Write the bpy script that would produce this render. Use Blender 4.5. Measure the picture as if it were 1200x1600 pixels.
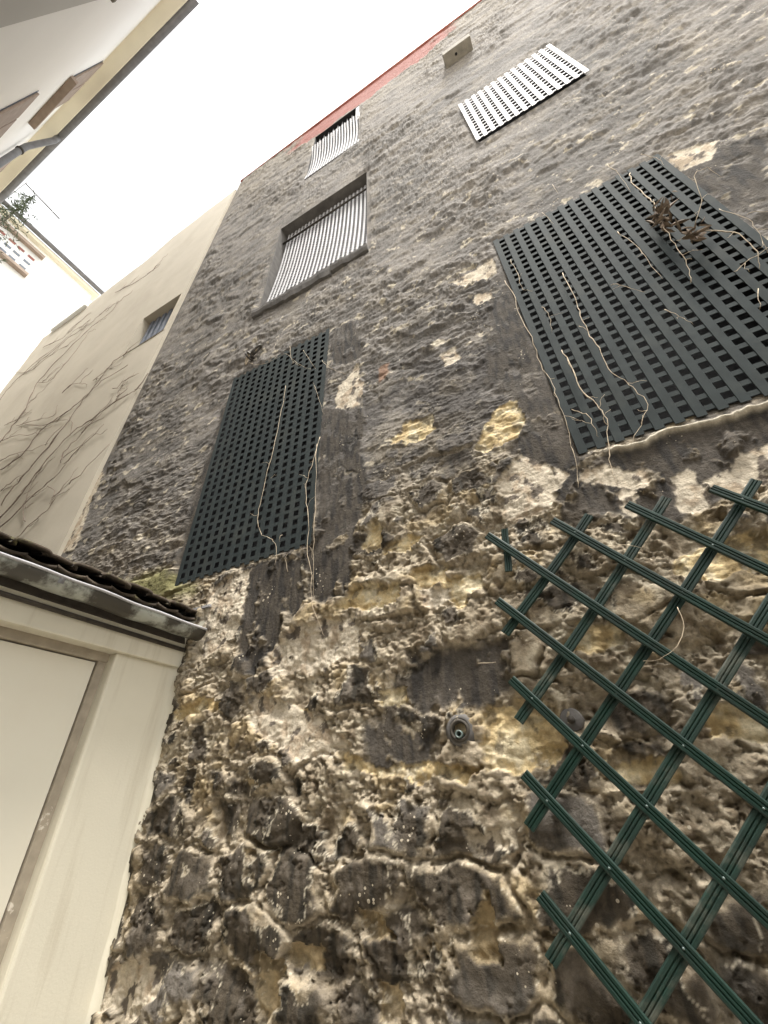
import bpy, bmesh, math, random
import numpy as np
from mathutils import Vector, Matrix
SC = bpy.context.scene
for o in list(bpy.data.objects): bpy.data.objects.remove(o)
COL = SC.collection
rnd = random.Random(7)
H0 = 1.5                      # camera height above the ground; wall-plane tables below are relative to it

# ------------------------------------------------------------------ camera
cam = bpy.data.cameras.new('camera'); camo = bpy.data.objects.new('camera', cam); COL.objects.link(camo)
cam.sensor_fit = 'HORIZONTAL'; cam.sensor_width = 36.0; cam.lens = 36.0 * 642.69 / 1200.0
cam.clip_start = 0.05; cam.clip_end = 2000
R = Matrix(((0.88817924, 0.4587525, -0.02614908), (-0.28189423, 0.49906022, -0.8194355), (-0.36286812, 0.73517688, 0.57257461)))
rt = R.transposed()
camo.matrix_world = Matrix.Translation((0, -1.5, H0)) @ Matrix((( rt[0][0], -rt[0][1], -rt[0][2]), (rt[1][0], -rt[1][1], -rt[1][2]), (rt[2][0], -rt[2][1], -rt[2][2]))).to_4x4()
SC.camera = camo

# ------------------------------------------------------------------ sky, sun, exposure (bright overcast)
SUN = Vector((0.20, -0.24, 0.95)).normalized()
elev = math.asin(SUN.z); azim = math.atan2(SUN.x, SUN.y)
w = bpy.data.worlds.new('World'); SC.world = w; w.use_nodes = True
nt = w.node_tree; nt.nodes.clear()
sky = nt.nodes.new('ShaderNodeTexSky'); sky.sky_type = 'NISHITA'; sky.sun_disc = False
sky.sun_elevation = elev; sky.sun_rotation = azim; sky.dust_density = 4.0; sky.air_density = 1.0
hs = nt.nodes.new('ShaderNodeHueSaturation'); hs.inputs['Saturation'].default_value = 0.12
tint = nt.nodes.new('ShaderNodeMix'); tint.data_type = 'RGBA'; tint.blend_type = 'MULTIPLY'; tint.inputs[0].default_value = 1.0
tint.inputs[7].default_value = (1.0, 0.99, 0.96, 1)
bg = nt.nodes.new('ShaderNodeBackground'); bg.inputs['Strength'].default_value = 0.09
wo = nt.nodes.new('ShaderNodeOutputWorld')
nt.links.new(sky.outputs[0], hs.inputs['Color']); nt.links.new(hs.outputs[0], tint.inputs[6]); nt.links.new(tint.outputs[2], bg.inputs['Color']); nt.links.new(bg.outputs[0], wo.inputs['Surface'])
sl = bpy.data.lights.new('sun', 'SUN'); sl.energy = 1.25; sl.angle = math.radians(11); sl.color = (1.0, 0.965, 0.91)
so = bpy.data.objects.new('sun', sl); COL.objects.link(so); so.rotation_euler = (-SUN).to_track_quat('-Z', 'Y').to_euler(); so.location = (0, -1, 30)
SC.view_settings.view_transform = 'Standard'; SC.view_settings.look = 'None'; SC.view_settings.gamma = 1.0
SC.view_settings.use_curve_mapping = False
SC.view_settings.exposure = 2.4
SC.render.engine = 'CYCLES'
SC.cycles.max_bounces = 8; SC.cycles.diffuse_bounces = 6

# ------------------------------------------------------------------ helpers
def tag(o, label=None, cat=None, group=None, kind=None):
    if label: o['label'] = label
    if cat: o['category'] = cat
    if group: o['group'] = group
    if kind: o['kind'] = kind
    return o
def empty(name, loc, label=None, cat=None, group=None):
    o = bpy.data.objects.new(name, None); COL.objects.link(o); o.location = loc; o.empty_display_size = 0.1
    return tag(o, label, cat, group)
def link(name, me, mat, parent=None, loc=None):
    o = bpy.data.objects.new(name, me); COL.objects.link(o)
    if mat is not None and not me.materials: me.materials.append(mat)
    if parent is not None: o.parent = parent
    if loc is not None: o.location = loc
    return o
class MB:
    """collects vertices and faces in world space; build() links them as one mesh, local to its parent"""
    def __init__(s): s.v = []; s.f = []; s.sm = []
    def add(s, vs, fs, smooth=False):
        n = len(s.v); s.v += [tuple(v) for v in vs]; s.f += [tuple(i + n for i in f) for f in fs]; s.sm += [smooth] * len(fs); return s
    def box(s, a, b):
        x0, x1 = sorted((a[0], b[0])); y0, y1 = sorted((a[1], b[1])); z0, z1 = sorted((a[2], b[2]))
        return s.add([(x0,y0,z0),(x1,y0,z0),(x1,y1,z0),(x0,y1,z0),(x0,y0,z1),(x1,y0,z1),(x1,y1,z1),(x0,y1,z1)],
                     [(0,3,2,1),(4,5,6,7),(0,1,5,4),(1,2,6,5),(2,3,7,6),(3,0,4,7)])
    def sweep(s, path, prof, side, up=None, cap=True, smooth=False):
        """sweep a closed 2d profile (a along side vector, b along up vector) along a path with fixed frame"""
        n = len(prof); vs = []
        for p in path:
            p = Vector(p)
            for a, b in prof: vs.append(p + side * a + up * b)
        fs = []
        for i in range(len(path) - 1):
            for j in range(n):
                k = (j + 1) % n; fs.append((i*n+j, i*n+k, (i+1)*n+k, (i+1)*n+j))
        if cap: fs += [tuple(range(n))[::-1], tuple((len(path)-1)*n + j for j in range(n))]
        return s.add(vs, fs, smooth)
    def tube(s, pts, rad, seg=6, cap=True):
        pts = [Vector(p) for p in pts]; n = len(pts); vs = []; fs = []
        ref = Vector((0.123, 0.97, 0.2)).normalized()
        for i, p in enumerate(pts):
            t = (pts[min(i+1, n-1)] - pts[max(i-1, 0)]).normalized()
            a = t.cross(ref)
            if a.length < 1e-3: a = t.cross(Vector((1, 0, 0)))
            a.normalize(); b = t.cross(a)
            r = rad[i] if hasattr(rad, '__len__') else rad
            for k in range(seg):
                th = 2 * math.pi * k / seg; vs.append(p + a * (r * math.cos(th)) + b * (r * math.sin(th)))
        for i in range(n - 1):
            for k in range(seg):
                l = (k + 1) % seg; fs.append((i*seg+k, i*seg+l, (i+1)*seg+l, (i+1)*seg+k))
        if cap: fs += [tuple(range(seg))[::-1], tuple((n-1)*seg + k for k in range(seg))]
        return s.add(vs, fs, True)
    def build(s, name, mat, parent=None, bevel=0):
        off = Vector(parent.matrix_world.translation) if parent is not None and parent.name in WORLD else Vector((0,0,0))
        if parent is not None: off = wloc(parent)
        me = bpy.data.meshes.new(name); me.from_pydata([tuple(Vector(v) - off) for v in s.v], [], s.f)
        me.polygons.foreach_set('use_smooth', s.sm); me.update()
        if bevel:
            bm = bmesh.new(); bm.from_mesh(me)
            ed = [e for e in bm.edges if len(e.link_faces) == 2 and e.calc_face_angle(0) > 0.6]
            bmesh.ops.bevel(bm, geom=ed, offset=bevel, segments=2, affect='EDGES', profile=0.6); bm.to_mesh(me); bm.free()
        return link(name, me, mat, parent)
WORLD = {}
def wloc(o):
    v = Vector((0, 0, 0))
    while o is not None: v += Vector(o.location); o = o.parent
    return v
def copy_part(o, parent, loc=None):
    c = o.copy(); COL.objects.link(c); c.parent = parent
    if loc is not None: c.location = loc
    return c

# ------------------------------------------------------------------ materials
def mat(name, col, rough=0.85, var=0.15, scale=8.0, bump=0.2, bscale=60.0, bdist=0.004, spec=0.3, metal=0.0, stain=None, sscale=1.5, sth=(0.5, 0.7), streak=False):
    m = bpy.data.materials.new(name); m.use_nodes = True; t = m.node_tree; N = t.nodes; L = t.links
    p = N['Principled BSDF']; p.inputs['Roughness'].default_value = rough; p.inputs['Metallic'].default_value = metal
    p.inputs['Specular IOR Level'].default_value = spec
    tc = N.new('ShaderNodeNewGeometry')
    n1 = N.new('ShaderNodeTexNoise'); n1.inputs['Scale'].default_value = scale; n1.inputs['Detail'].default_value = 6; L.new(tc.outputs['Position'], n1.inputs['Vector'])
    r = N.new('ShaderNodeValToRGB'); L.new(n1.outputs['Fac'], r.inputs[0])
    a, b = r.color_ramp.elements; a.position = 0.3; b.position = 0.7
    a.color = (*[max(0, c * (1 - var)) for c in col], 1); b.color = (*[min(1, c * (1 + var)) for c in col], 1)
    out = r.outputs[0]
    if stain:
        n3 = N.new('ShaderNodeTexNoise'); n3.inputs['Scale'].default_value = sscale; n3.inputs['Detail'].default_value = 8; n3.inputs['Roughness'].default_value = 0.65
        if streak:
            mp = N.new('ShaderNodeMapping'); mp.inputs['Scale'].default_value = (6, 6, 0.5); L.new(tc.outputs['Position'], mp.inputs['Vector']); L.new(mp.outputs[0], n3.inputs['Vector'])
        else: L.new(tc.outputs['Position'], n3.inputs['Vector'])
        mr = N.new('ShaderNodeMapRange'); mr.inputs[1].default_value = sth[0]; mr.inputs[2].default_value = sth[1]; L.new(n3.outputs['Fac'], mr.inputs[0])
        mx = N.new('ShaderNodeMix'); mx.data_type = 'RGBA'; L.new(mr.outputs[0], mx.inputs[0]); L.new(out, mx.inputs[6]); mx.inputs[7].default_value = (*stain, 1); out = mx.outputs[2]
    L.new(out, p.inputs['Base Color'])
    if bump:
        n2 = N.new('ShaderNodeTexNoise'); n2.inputs['Scale'].default_value = bscale; n2.inputs['Detail'].default_value = 5; L.new(tc.outputs['Position'], n2.inputs['Vector'])
        bp = N.new('ShaderNodeBump'); bp.inputs['Strength'].default_value = bump; bp.inputs['Distance'].default_value = bdist; L.new(n2.outputs['Fac'], bp.inputs['Height']); L.new(bp.outputs[0], p.inputs['Normal'])
    return m
def wall_mat():
    m = bpy.data.materials.new('weathered_stone'); m.use_nodes = True; t = m.node_tree; N = t.nodes; L = t.links
    p = N['Principled BSDF']; p.inputs['Roughness'].default_value = 0.92; p.inputs['Specular IOR Level'].default_value = 0.2
    at = N.new('ShaderNodeAttribute'); at.attribute_name = 'stone_colour'
    g = N.new('ShaderNodeNewGeometry')
    n1 = N.new('ShaderNodeTexNoise'); n1.inputs['Scale'].default_value = 45; n1.inputs['Detail'].default_value = 7; n1.inputs['Roughness'].default_value = 0.7
    L.new(g.outputs['Position'], n1.inputs['Vector'])
    mr = N.new('ShaderNodeMapRange'); mr.inputs[1].default_value = 0.25; mr.inputs[2].default_value = 0.75; mr.inputs[3].default_value = 0.58; mr.inputs[4].default_value = 1.42; L.new(n1.outputs['Fac'], mr.inputs[0])
    mx = N.new('ShaderNodeMix'); mx.data_type = 'RGBA'; mx.blend_type = 'MULTIPLY'; mx.inputs[0].default_value = 1.0
    L.new(at.outputs['Color'], mx.inputs[6]); L.new(mr.outputs[0], mx.inputs[7])
    # small pale flecks and lichen dots
    vo = N.new('ShaderNodeTexVoronoi'); vo.inputs['Scale'].default_value = 55; L.new(g.outputs['Position'], vo.inputs['Vector'])
    n4 = N.new('ShaderNodeTexNoise'); n4.inputs['Scale'].default_value = 6; n4.inputs['Detail'].default_value = 3; L.new(g.outputs['Position'], n4.inputs['Vector'])
    lt = N.new('ShaderNodeMath'); lt.operation = 'LESS_THAN'; L.new(vo.outputs['Distance'], lt.inputs[0])
    th = N.new('ShaderNodeMapRange'); th.inputs[1].default_value = 0.52; th.inputs[2].default_value = 0.75; th.inputs[3].default_value = 0.0; th.inputs[4].default_value = 0.32; L.new(n4.outputs['Fac'], th.inputs[0]); L.new(th.outputs[0], lt.inputs[1])
    m2 = N.new('ShaderNodeMix'); m2.data_type = 'RGBA'; L.new(lt.outputs[0], m2.inputs[0]); L.new(mx.outputs[2], m2.inputs[6]); m2.inputs[7].default_value = (0.40, 0.35, 0.27, 1)
    L.new(m2.outputs[2], p.inputs['Base Color'])
    n2 = N.new('ShaderNodeTexNoise'); n2.inputs['Scale'].default_value = 75; n2.inputs['Detail'].default_value = 9; n2.inputs['Roughness'].default_value = 0.7; L.new(g.outputs['Position'], n2.inputs['Vector'])
    bp = N.new('ShaderNodeBump'); bp.inputs['Strength'].default_value = 0.9; bp.inputs['Distance'].default_value = 0.008; L.new(n2.outputs['Fac'], bp.inputs['Height']); L.new(bp.outputs[0], p.inputs['Normal'])
    return m
M = dict(
    wall=wall_mat(),
    core=mat('wall_core', (0.12, 0.10, 0.08)),
    plaster=mat('cream_render', (0.41, 0.37, 0.30), 0.9, 0.06, 2.0, 0.25, 40, stain=(0.32, 0.285, 0.225), sscale=0.7, sth=(0.5, 0.8)),
    shed=mat('cream_paint', (0.56, 0.525, 0.425), 0.7, 0.04, 3.0, 0.25, 120, 0.002, stain=(0.43, 0.385, 0.295), sscale=3.0, sth=(0.52, 0.80), streak=True),
    panel=mat('pale_panel_paint', (0.66, 0.63, 0.53), 0.55, 0.03, 3.0, 0.12, 160, 0.0015, stain=(0.60, 0.55, 0.45), sscale=1.5, sth=(0.45, 0.9)),
    jamb=mat('grey_brown_paint', (0.30, 0.26, 0.20), 0.7, 0.15, 20.0, 0.3, 90, 0.003, stain=(0.55, 0.5, 0.42), sscale=14, sth=(0.62, 0.66)),
    zinc=mat('stained_zinc', (0.30, 0.31, 0.27), 0.45, 0.2, 10, 0.1, 40, metal=0.0, spec=0.5, stain=(0.045, 0.04, 0.03), sscale=3.5, sth=(0.44, 0.52)),
    zincdark=mat('dark_zinc', (0.16, 0.16, 0.165), 0.5, 0.2, 10, 0.1, 40, spec=0.4),
    tile=mat('mossy_roof_tile', (0.055, 0.042, 0.03), 0.95, 0.4, 18, 0.6, 70, 0.006, stain=(0.11, 0.10, 0.05), sscale=16, sth=(0.56, 0.68)),
    grille=mat('dark_grey_green_paint', (0.024, 0.030, 0.030), 0.8, 0.15, 14, 0.15, 80, 0.002, spec=0.12, stain=(0.040, 0.044, 0.040), sscale=5, sth=(0.5, 0.75)),
    grilleb=mat('dark_grille_back_paint', (0.036, 0.042, 0.041), 0.65, 0.15, 14, 0.15, 80, 0.002, spec=0.3),
    white=mat('weathered_white_paint', (0.38, 0.376, 0.385), 0.6, 0.08, 10, 0.1, 80, 0.002, stain=(0.28, 0.27, 0.267), sscale=3, sth=(0.55, 0.75)),
    whiteb=mat('grey_and_shaded_white', (0.25, 0.245, 0.25), 0.7, 0.15, 10, 0.1, 80, 0.002),  # greyer white; on rear grille slats it puts their shade into colour
    rust=mat('red_brown_paint', (0.30, 0.12, 0.10), 0.7, 0.2, 10),
    black=mat('dark_interior', (0.012, 0.012, 0.013), 0.8, 0.2, 5, 0),
    green=mat('dark_green_plastic', (0.004, 0.018, 0.012), 0.5, 0.2, 12, 0.15, 150, 0.001, spec=0.3, stain=(0.008, 0.015, 0.011), sscale=9, sth=(0.5, 0.7)),
    greenw=mat('worn_green_plastic', (0.007, 0.021, 0.015), 0.6, 0.3, 25, 0.25, 120, 0.002, spec=0.3, stain=(0.06, 0.064, 0.05), sscale=12, sth=(0.5, 0.68)),
    rivet=mat('dull_rivet', (0.10, 0.13, 0.12), 0.4, 0.1, spec=0.5, bump=0),
    vine=mat('dry_pale_stem', (0.46, 0.38, 0.28), 0.9, 0.25, 30, 0.3, 200, 0.001),
    vined=mat('dry_brown_stem', (0.19, 0.145, 0.115), 0.9, 0.25, 30, 0.2, 100, 0.002),
    leaf=mat('dead_leaf', (0.14, 0.105, 0.075), 0.9, 0.4, 40, 0.4, 120, 0.003),
    facade=mat('off_white_facade', (0.90, 0.895, 0.87), 0.9, 0.02, 1.0, 0.15, 60),
    facade2=mat('grey_facade', (0.50, 0.49, 0.46), 0.9, 0.06, 1.0, 0.2, 60),
    cream=mat('cream_fascia', (0.80, 0.75, 0.60), 0.7, 0.04, 3),
    brownw=mat('brown_wood', (0.32, 0.25, 0.20), 0.7, 0.15, 10),
    frame=mat('white_window_frame', (0.75, 0.75, 0.73), 0.5, 0.03, 5, 0),
    glass=mat('window_glass', (0.10, 0.12, 0.15), 0.08, 0.1, 2, 0, spec=0.8),
    bar=mat('blue_grey_bar', (0.15, 0.165, 0.20), 0.6, 0.15, 8),
    brick=mat('red_brick', (0.33, 0.13, 0.105), 0.9, 0.25, 6, 0.5, 30, 0.006, stain=(0.40, 0.23, 0.18), sscale=3, sth=(0.5, 0.75)),
    ground=mat('paving', (0.42, 0.39, 0.34), 0.9, 0.15, 3, 0.4, 30),
    needle=mat('evergreen_leaf', (0.065, 0.085, 0.045), 0.7, 0.35, 6, 0),
    bark=mat('bark', (0.11, 0.085, 0.065), 0.9, 0.3, 12, 0.5, 40),
    mortardark=mat('dark_grey_mortar', (0.105, 0.098, 0.092), 0.95, 0.25, 10, 0.5, 50, 0.006),  # dark mortar; on the mid window reveal it stands for shade
    mortar=mat('grey_mortar', (0.24, 0.22, 0.185), 0.95, 0.2, 10, 0.5, 50, 0.006),
    dark=mat('dark_rusty_iron', (0.045, 0.038, 0.03), 0.7, 0.3, 30, 0.3, 120, 0.002),
)

# ------------------------------------------------------------------ numpy noise
_p = np.random.RandomState(11).permutation(4096); _ang = np.random.RandomState(5).rand(4096) * 2 * np.pi
_gx, _gz = np.cos(_ang).astype(np.float32), np.sin(_ang).astype(np.float32)
def perlin(x, z, seed=0):
    x = np.asarray(x, np.float32) + seed * 37.17; z = np.asarray(z, np.float32) + seed * 11.73
    xi = np.floor(x).astype(np.int32); zi = np.floor(z).astype(np.int32); fx = x - xi; fz = z - zi
    u = fx*fx*fx*(fx*(fx*6-15)+10); v = fz*fz*fz*(fz*(fz*6-15)+10)
    def g(a, b, dx, dz):
        h = _p[(_p[a & 4095] + b) & 4095]; return _gx[h]*dx + _gz[h]*dz
    a = g(xi, zi, fx, fz); b = g(xi+1, zi, fx-1, fz); c = g(xi, zi+1, fx, fz-1); d = g(xi+1, zi+1, fx-1, fz-1)
    ab = a + u*(b-a); cd = c + u*(d-c); return (ab + v*(cd-ab)) * 1.5
def fbm(x, z, o=4, seed=0, g=0.5):
    s = 0; a = 1.0; f = 1.0
    for i in range(o): s = s + a * perlin(x*f, z*f, seed + i*3); a *= g; f *= 2.03
    return s
def ridge(x, z, o=3, seed=0, g=0.55):
    s = 0; a = 1.0; f = 1.0
    for i in range(o): s = s + a * (1 - 2*np.abs(perlin(x*f, z*f, seed + i*5))); a *= g; f *= 2.1
    return s
def sst(a, b, x):
    t = np.clip((x - a) / (b - a), 0, 1); return t*t*(3 - 2*t)
def polymask(poly, x, z, soft, grow=0.0):
    """soft inside mask of a polygon on sample points x, z"""
    P = np.array(poly, np.float32); out = np.zeros(x.shape, np.float32)
    m = soft + abs(grow) + 0.05
    sel = (x > P[:,0].min()-m) & (x < P[:,0].max()+m) & (z > P[:,1].min()-m) & (z < P[:,1].max()+m)
    if not sel.any(): return out
    px, pz = x[sel], z[sel]; ins = np.zeros(px.shape, bool); dd = np.full(px.shape, 9.0, np.float32)
    for i in range(len(P)):
        ax, az = P[i]; bx, bz = P[(i+1) % len(P)]
        c = ((az > pz) != (bz > pz)) & (px < (bx-ax)*(pz-az)/((bz-az) if abs(bz-az) > 1e-9 else 1e-9) + ax); ins ^= c
        ex, ez = bx-ax, bz-az; t = np.clip(((px-ax)*ex + (pz-az)*ez)/(ex*ex+ez*ez+1e-12), 0, 1)
        dd = np.minimum(dd, np.hypot(px-ax-t*ex, pz-az-t*ez))
    sd = np.where(ins, dd, -dd) + grow
    out[sel] = sst(-soft, soft, sd); return out

# ------------------------------------------------------------------ outlines measured on the wall (x, height relative to the eye, metres)
PATCH = dict(
S=[
  [(-1.167,3.057),(-0.907,3.030),(-0.861,2.509),(-1.117,2.571)],
  [(-1.166,2.152),(-0.850,1.979),(-0.867,1.713),(-0.842,1.327),(-0.901,1.106),(-0.883,0.759),(-1.166,0.773),(-1.171,1.072),(-1.141,1.102)],
  [(-1.580,1.086),(-1.197,1.087),(-1.173,0.774),(-1.423,0.471),(-1.536,0.635)],
  [(-0.082,2.576),(0.173,2.734),(0.176,1.904),(0.171,1.162),(0.082,0.885),(-0.038,0.990),(-0.091,1.243),(0.031,1.407),(-0.006,1.657),(-0.132,1.784),(-0.064,2.079)],
  [(0.162,1.131),(0.789,1.118),(0.726,0.923),(0.517,0.788),(0.367,0.734),(0.082,0.885)],
  [(-0.633,0.459),(-0.441,0.457),(-0.243,0.441),(-0.282,0.284),(-0.319,0.229),(-0.425,0.243),(-0.540,0.246),(-0.580,0.099),(-0.772,0.078),(-0.844,0.103),(-0.835,0.225),(-0.663,0.252)],
  [(-2.231,2.659),(-2.122,3.009),(-2.073,1.848),(-2.030,1.226),(-2.170,1.152),(-2.238,1.684)],
  [(1.124,2.894),(1.382,2.920),(1.529,2.737),(1.263,2.155),(1.154,2.305)],
],
C=[
  [(-1.150,-0.199),(-0.968,-0.210),(-0.849,-0.258),(-0.871,-0.336),(-1.129,-0.360)],
  [(-0.911,-0.087),(-0.689,-0.134),(-0.455,-0.187),(-0.491,-0.317),(-0.703,-0.337),(-0.786,-0.241)],
  [(-0.269,0.002),(-0.158,0.022),(-0.062,-0.018),(-0.109,-0.139),(-0.284,-0.135)],
  [(-1.980,0.026),(-1.699,0.076),(-1.567,-0.165),(-1.935,-0.161)],
  [(-1.603,0.129),(-1.378,0.075),(-1.111,-0.069),(-1.132,-0.122),(-1.467,-0.106)],
  [(-1.004,-0.392),(-0.838,-0.366),(-0.770,-0.493),(-1.061,-0.525)],
  [(-0.649,-0.383),(-0.415,-0.346),(-0.345,-0.446),(-0.658,-0.480)],
  [(0.023,-0.240),(0.187,-0.200),(0.097,-0.397),(-0.069,-0.415)],
  [(-1.475,-0.199),(-1.307,-0.195),(-1.294,-0.326),(-1.472,-0.319)],
  [(-1.643,-0.379),(-1.319,-0.342),(-1.284,-0.497),(-1.586,-0.527)],
  [(-0.071,0.653),(0.107,0.538),(-0.026,0.498),(-0.158,0.572)],
  [(-0.719,1.907),(-0.328,1.795),(-0.117,1.774),(-0.148,1.593),(-0.379,1.670)],
  [(-0.890,1.479),(-0.655,1.470),(-0.669,1.182),(-0.869,1.253)],
  [(0.004,0.215),(0.199,0.211),(0.152,0.089),(-0.021,0.085)],
],
O=[
  [(-0.669,1.580),(-0.564,1.716),(-0.443,1.694),(-0.425,1.586),(-0.538,1.546)],
  [(-0.229,1.358),(-0.118,1.577),(-0.034,1.600),(0.009,1.552),(0.018,1.414),(-0.033,1.315),(-0.110,1.291),(-0.197,1.310)],
  [(-0.874,0.981),(-0.831,1.103),(-0.777,1.123),(-0.751,1.041),(-0.754,0.947),(-0.815,0.950)],
  [(-0.747,0.945),(-0.582,0.978),(-0.516,0.945),(-0.619,0.899),(-0.742,0.900)],
  [(-0.966,0.721),(-0.849,0.798),(-0.676,0.727),(-0.634,0.675),(-0.756,0.629)],
  [(-0.483,0.755),(-0.335,0.738),(-0.346,0.666),(-0.419,0.615),(-0.466,0.666)],
  [(-0.382,0.235),(-0.296,0.240),(-0.184,0.201),(-0.165,0.126),(-0.215,0.076),(-0.331,0.065),(-0.397,0.089),(-0.416,0.162)],
  [(0.313,0.592),(0.437,0.639),(0.608,0.668),(0.531,0.503),(0.392,0.491),(0.305,0.548)],
  [(-0.040,0.445),(0.080,0.455),(0.106,0.409),(0.065,0.351),(-0.061,0.371),(-0.094,0.412)],
  [(-0.042,0.070),(0.088,0.078),(0.074,0.032),(-0.028,0.014)],
  [(0.216,0.177),(0.330,0.173),(0.314,0.107),(0.188,0.106)],
  [(-1.928,0.392),(-1.599,0.394),(-1.585,0.339),(-1.865,0.318)],
  [(-0.849,-0.265),(-0.787,-0.269),(-0.743,-0.321),(-0.704,-0.346),(-0.810,-0.345)],
  [(-0.510,-0.242),(-0.441,-0.233),(-0.459,-0.329),(-0.524,-0.333)],
  [(-0.787,-0.431),(-0.709,-0.429),(-0.710,-0.497),(-0.790,-0.506)],
  [(-1.237,-0.411),(-1.125,-0.388),(-1.099,-0.494),(-1.180,-0.515)],
  [(-1.125,-0.388),(-1.007,-0.349),(-0.997,-0.418),(-1.094,-0.436)],
  [(-0.628,0.776),(-0.476,0.813),(-0.456,0.748),(-0.575,0.690)],
  [(-0.988,0.162),(-0.772,0.090),(-0.404,0.107),(-0.455,0.049),(-0.677,0.040),(-0.929,0.097)],
  [(-1.288,0.323),(-1.122,0.331),(-1.084,0.257),(-1.209,0.244)],
  [(-0.765,0.328),(-0.657,0.338),(-0.662,0.273),(-0.753,0.271)],
],
P=[
  [(-1.832,1.001),(-1.561,1.062),(-1.538,0.799),(-1.578,0.674),(-1.759,0.591),(-1.897,0.694)],
  [(-1.041,2.309),(-0.901,2.464),(-0.870,2.238),(-0.896,2.004),(-1.067,2.098)],
  [(0.105,1.075),(0.228,1.067),(0.338,0.988),(0.328,0.886),(0.236,0.945),(0.163,1.005)],
  [(0.386,0.901),(0.472,0.932),(0.481,0.856),(0.479,0.775),(0.409,0.747),(0.383,0.776)],
  [(0.223,0.919),(0.282,0.918),(0.283,0.816),(0.239,0.790)],
  [(1.180,3.049),(1.430,2.964),(1.305,2.790),(1.163,2.829)],
  [(-0.195,2.885),(0.114,2.910),(0.112,2.713),(-0.101,2.737)],
  [(-1.947,-0.507),(-1.753,-0.435),(-1.621,-0.501),(-1.716,-0.590),(-1.922,-0.583)],
  [(-1.332,0.602),(-1.158,0.692),(-0.881,0.654),(-0.879,0.476),(-1.169,0.465),(-1.327,0.458)],
  [(-0.043,1.203),(0.081,1.061),(0.017,0.908),(-0.161,0.899),(-0.164,1.089)],
  [(-0.573,0.718),(-0.447,0.703),(-0.444,0.621),(-0.527,0.606)],
  [(0.489,0.853),(0.614,0.930),(0.730,0.951),(0.665,0.810),(0.537,0.793)],
  [(-3.848,1.820),(-3.628,1.758),(-3.746,2.640),(-3.880,2.736)],
  [(-0.496,-0.087),(-0.378,-0.072),(-0.371,-0.129),(-0.488,-0.160)],
  [(-1.412,0.414),(-0.994,0.272),(-0.876,0.134),(-1.132,0.128),(-1.381,0.258)],
  [(-0.055,2.614),(0.060,2.562),(0.049,2.459),(-0.052,2.503)],
  [(-0.326,2.141),(-0.234,2.171),(-0.228,2.043),(-0.299,2.031)],
],
T=[
  [(-1.872,0.591),(-1.393,0.737),(-0.884,0.888),(-0.286,0.791),(0.045,0.754),(0.391,0.701),(0.622,0.700),(0.297,-0.001),(0.114,-0.008),(-0.244,0.033),(-0.544,0.027),(-1.087,-0.032),(-1.776,0.187)],
],
M=[
  [(-2.697,1.247),(-2.317,1.265),(-1.952,1.017),(-2.133,0.977),(-2.544,1.129)],
],
R=[
  [(-0.745,2.291),(-0.660,2.303),(-0.657,2.169),(-0.720,2.159)],
],
)
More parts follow.
